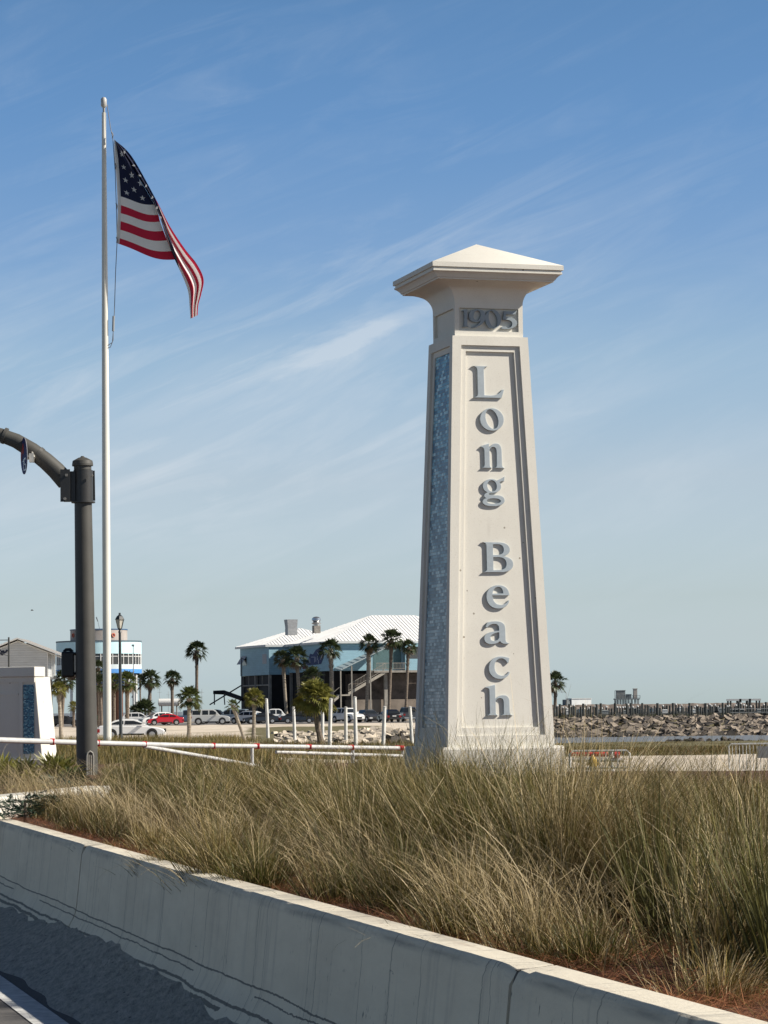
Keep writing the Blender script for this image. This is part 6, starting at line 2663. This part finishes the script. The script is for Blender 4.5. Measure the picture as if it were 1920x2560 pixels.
# dense low undergrowth at the left, round the kerb
nb = 26000
yy = NR.uniform(22, 36, nb)
q = NR.uniform(-.17, -.085, nb)
xb = q * yy
kx = np.interp(yy, [k0.y, k1.y], [k0.x, k1.x])
ok = (xb > 1.145 - .2675 * (yy - 8.35) + .35) & ~((yy > 26.2) & (yy < 30) & (xb < kx + .12)) & (yy < 28.5)
base = np.stack([xb, yy, .74 + .004 * (yy - 8)], 1)[ok]
nb = len(base)
pk = NR.random((nb, 1))
parts.append(blades(base, NR.uniform(0, 6.28, nb), NR.uniform(.0, .7, nb), NR.uniform(.1, 1.2, nb), NR.uniform(.10, .30, nb), NR.uniform(.004, .008, nb),
                    np.where(pk < .5, OLIVE, BROWN) * NR.uniform(.5, 1.1, (nb, 1)), np.where(pk < .4, OLIVE * 1.3, TAN * .8) * NR.uniform(.5, 1.1, (nb, 1)), 6, 0))
build_blades('ornamental_grass', parts, 6, GM, 'thick mass of tan and green ornamental grass between the concrete barrier and the pylon', 'grass')
print('clumps', count)

# upright green reeds at the lower right
parts = []
for (cx0, cy0, n, L0) in ((XD(1640, 13.2), 13.2, 150, .85), (XD(1700, 12.6), 12.6, 120, .7), (XD(1900, 11.4), 11.4, 260, .85), (XD(1840, 12.2), 12.2, 90, .6), (XD(1950, 10.8), 10.8, 220, .8)):
    r = np.abs(NR.normal(0, .10, n))
    a0 = NR.uniform(0, 6.28, n)
    base = np.stack([cx0 + r * np.cos(a0), cy0 + r * np.sin(a0), np.full(n, .70)], 1)
    j = NR.uniform(.6, 1.3, (n, 1))
    parts.append(blades(base, a0, NR.uniform(0, .4, n), NR.uniform(0, .6, n), L0 * NR.uniform(.4, 1.0, n), NR.uniform(.006, .011, n), np.array([.055, .056, .012]) * j, np.array([.13, .12, .032]) * j, 6, 0))
build_blades('green_reeds', parts, 6, GM, 'upright dark green reeds growing from the pine straw at the lower right', 'reeds')

# pine straw
nb = 60000
yy = 8.4 + (NR.random(nb) ** 1.6) * 22
xb = 1.145 - .2675 * (yy - 8.35) + NR.uniform(.16, 2.4, nb)
base = np.stack([xb, yy, .70 + .005 * (yy - 8) + NR.uniform(.0, .03, nb)], 1)
az = NR.uniform(0, 6.28, nb)
j = NR.uniform(.35, 1.5, (nb, 1))
red_ = np.array([.27, .115, .055])
pst = blades(base, az, NR.uniform(1.25, 1.62, nb), NR.uniform(-.3, .5, nb), NR.uniform(.10, .26, nb), NR.uniform(.002, .0045, nb), red_ * j, red_ * 1.3 * j, 3, 0)
build_blades('pine_straw', [pst], 3, GM, 'reddish brown pine straw mulch spread behind the concrete barrier', 'mulch')

# marsh grass in the distance
parts = []


def field(n, y0, y1, q0, q1, h0, h1, w, tones, cond=None):
    yy = NR.uniform(y0, y1, n)
    q = NR.uniform(q0, q1, n)
    xb = q * yy
    cl_ = np.sin(xb * 1.3 + yy * .6) + np.sin(xb * .5 - yy * .9) + NR.normal(0, .7, n) > -.5
    xb, yy = xb[cl_], yy[cl_]
    z = np.array([hz(a, b) for a, b in zip(xb, yy)])
    n = len(xb)
    k = NR.random((n, 1))
    c_ = np.where(k < .5, tones[0], tones[1]) * NR.uniform(.55, 1.2, (n, 1))
    return blades(np.stack([xb, yy, z - .03], 1), NR.uniform(0, 6.28, n), NR.uniform(0, .3, n), NR.uniform(0, .7, n), NR.uniform(h0, h1, n), NR.uniform(w * .6, w, n), c_ * .8, c_ * 1.25, 3, .1)


parts.append(field(16000, 140, 165, .045, .20, .03, .13, .03, (OLIVE * 1.2, BROWN * 1.6)))
parts.append(field(20000, 122, 141, .045, .20, .08, .28, .03, (OLIVE * 1.2, BROWN * 1.6)))
parts.append(field(5000, 50, 56, .03, .17, .06, .16, .012, (OLIVE, TAN * .7)))
parts.append(field(24000, 49, 86, -.135, -.045, .12, .36, .014, (OLIVE, TAN * .8)))
parts.append(field(14000, 49, 92, -.062, .012, .12, .34, .014, (OLIVE, TAN * .9)))
parts.append(field(5000, 165, 196, -.12, -.045, .15, .5, .03, (OLIVE, TAN * .9)))
parts.append(field(7000, 120, 172, -.045, .015, .15, .45, .03, (OLIVE * 1.1, BROWN * 1.4)))
parts.append(field(5000, 331, 345, .05, .20, .3, .8, .06, (GREEN, OLIVE)))
build_blades('marsh_grass', parts, 3, GM, 'patches of olive and brown marsh grass in front of the channel and the sand', 'grass')
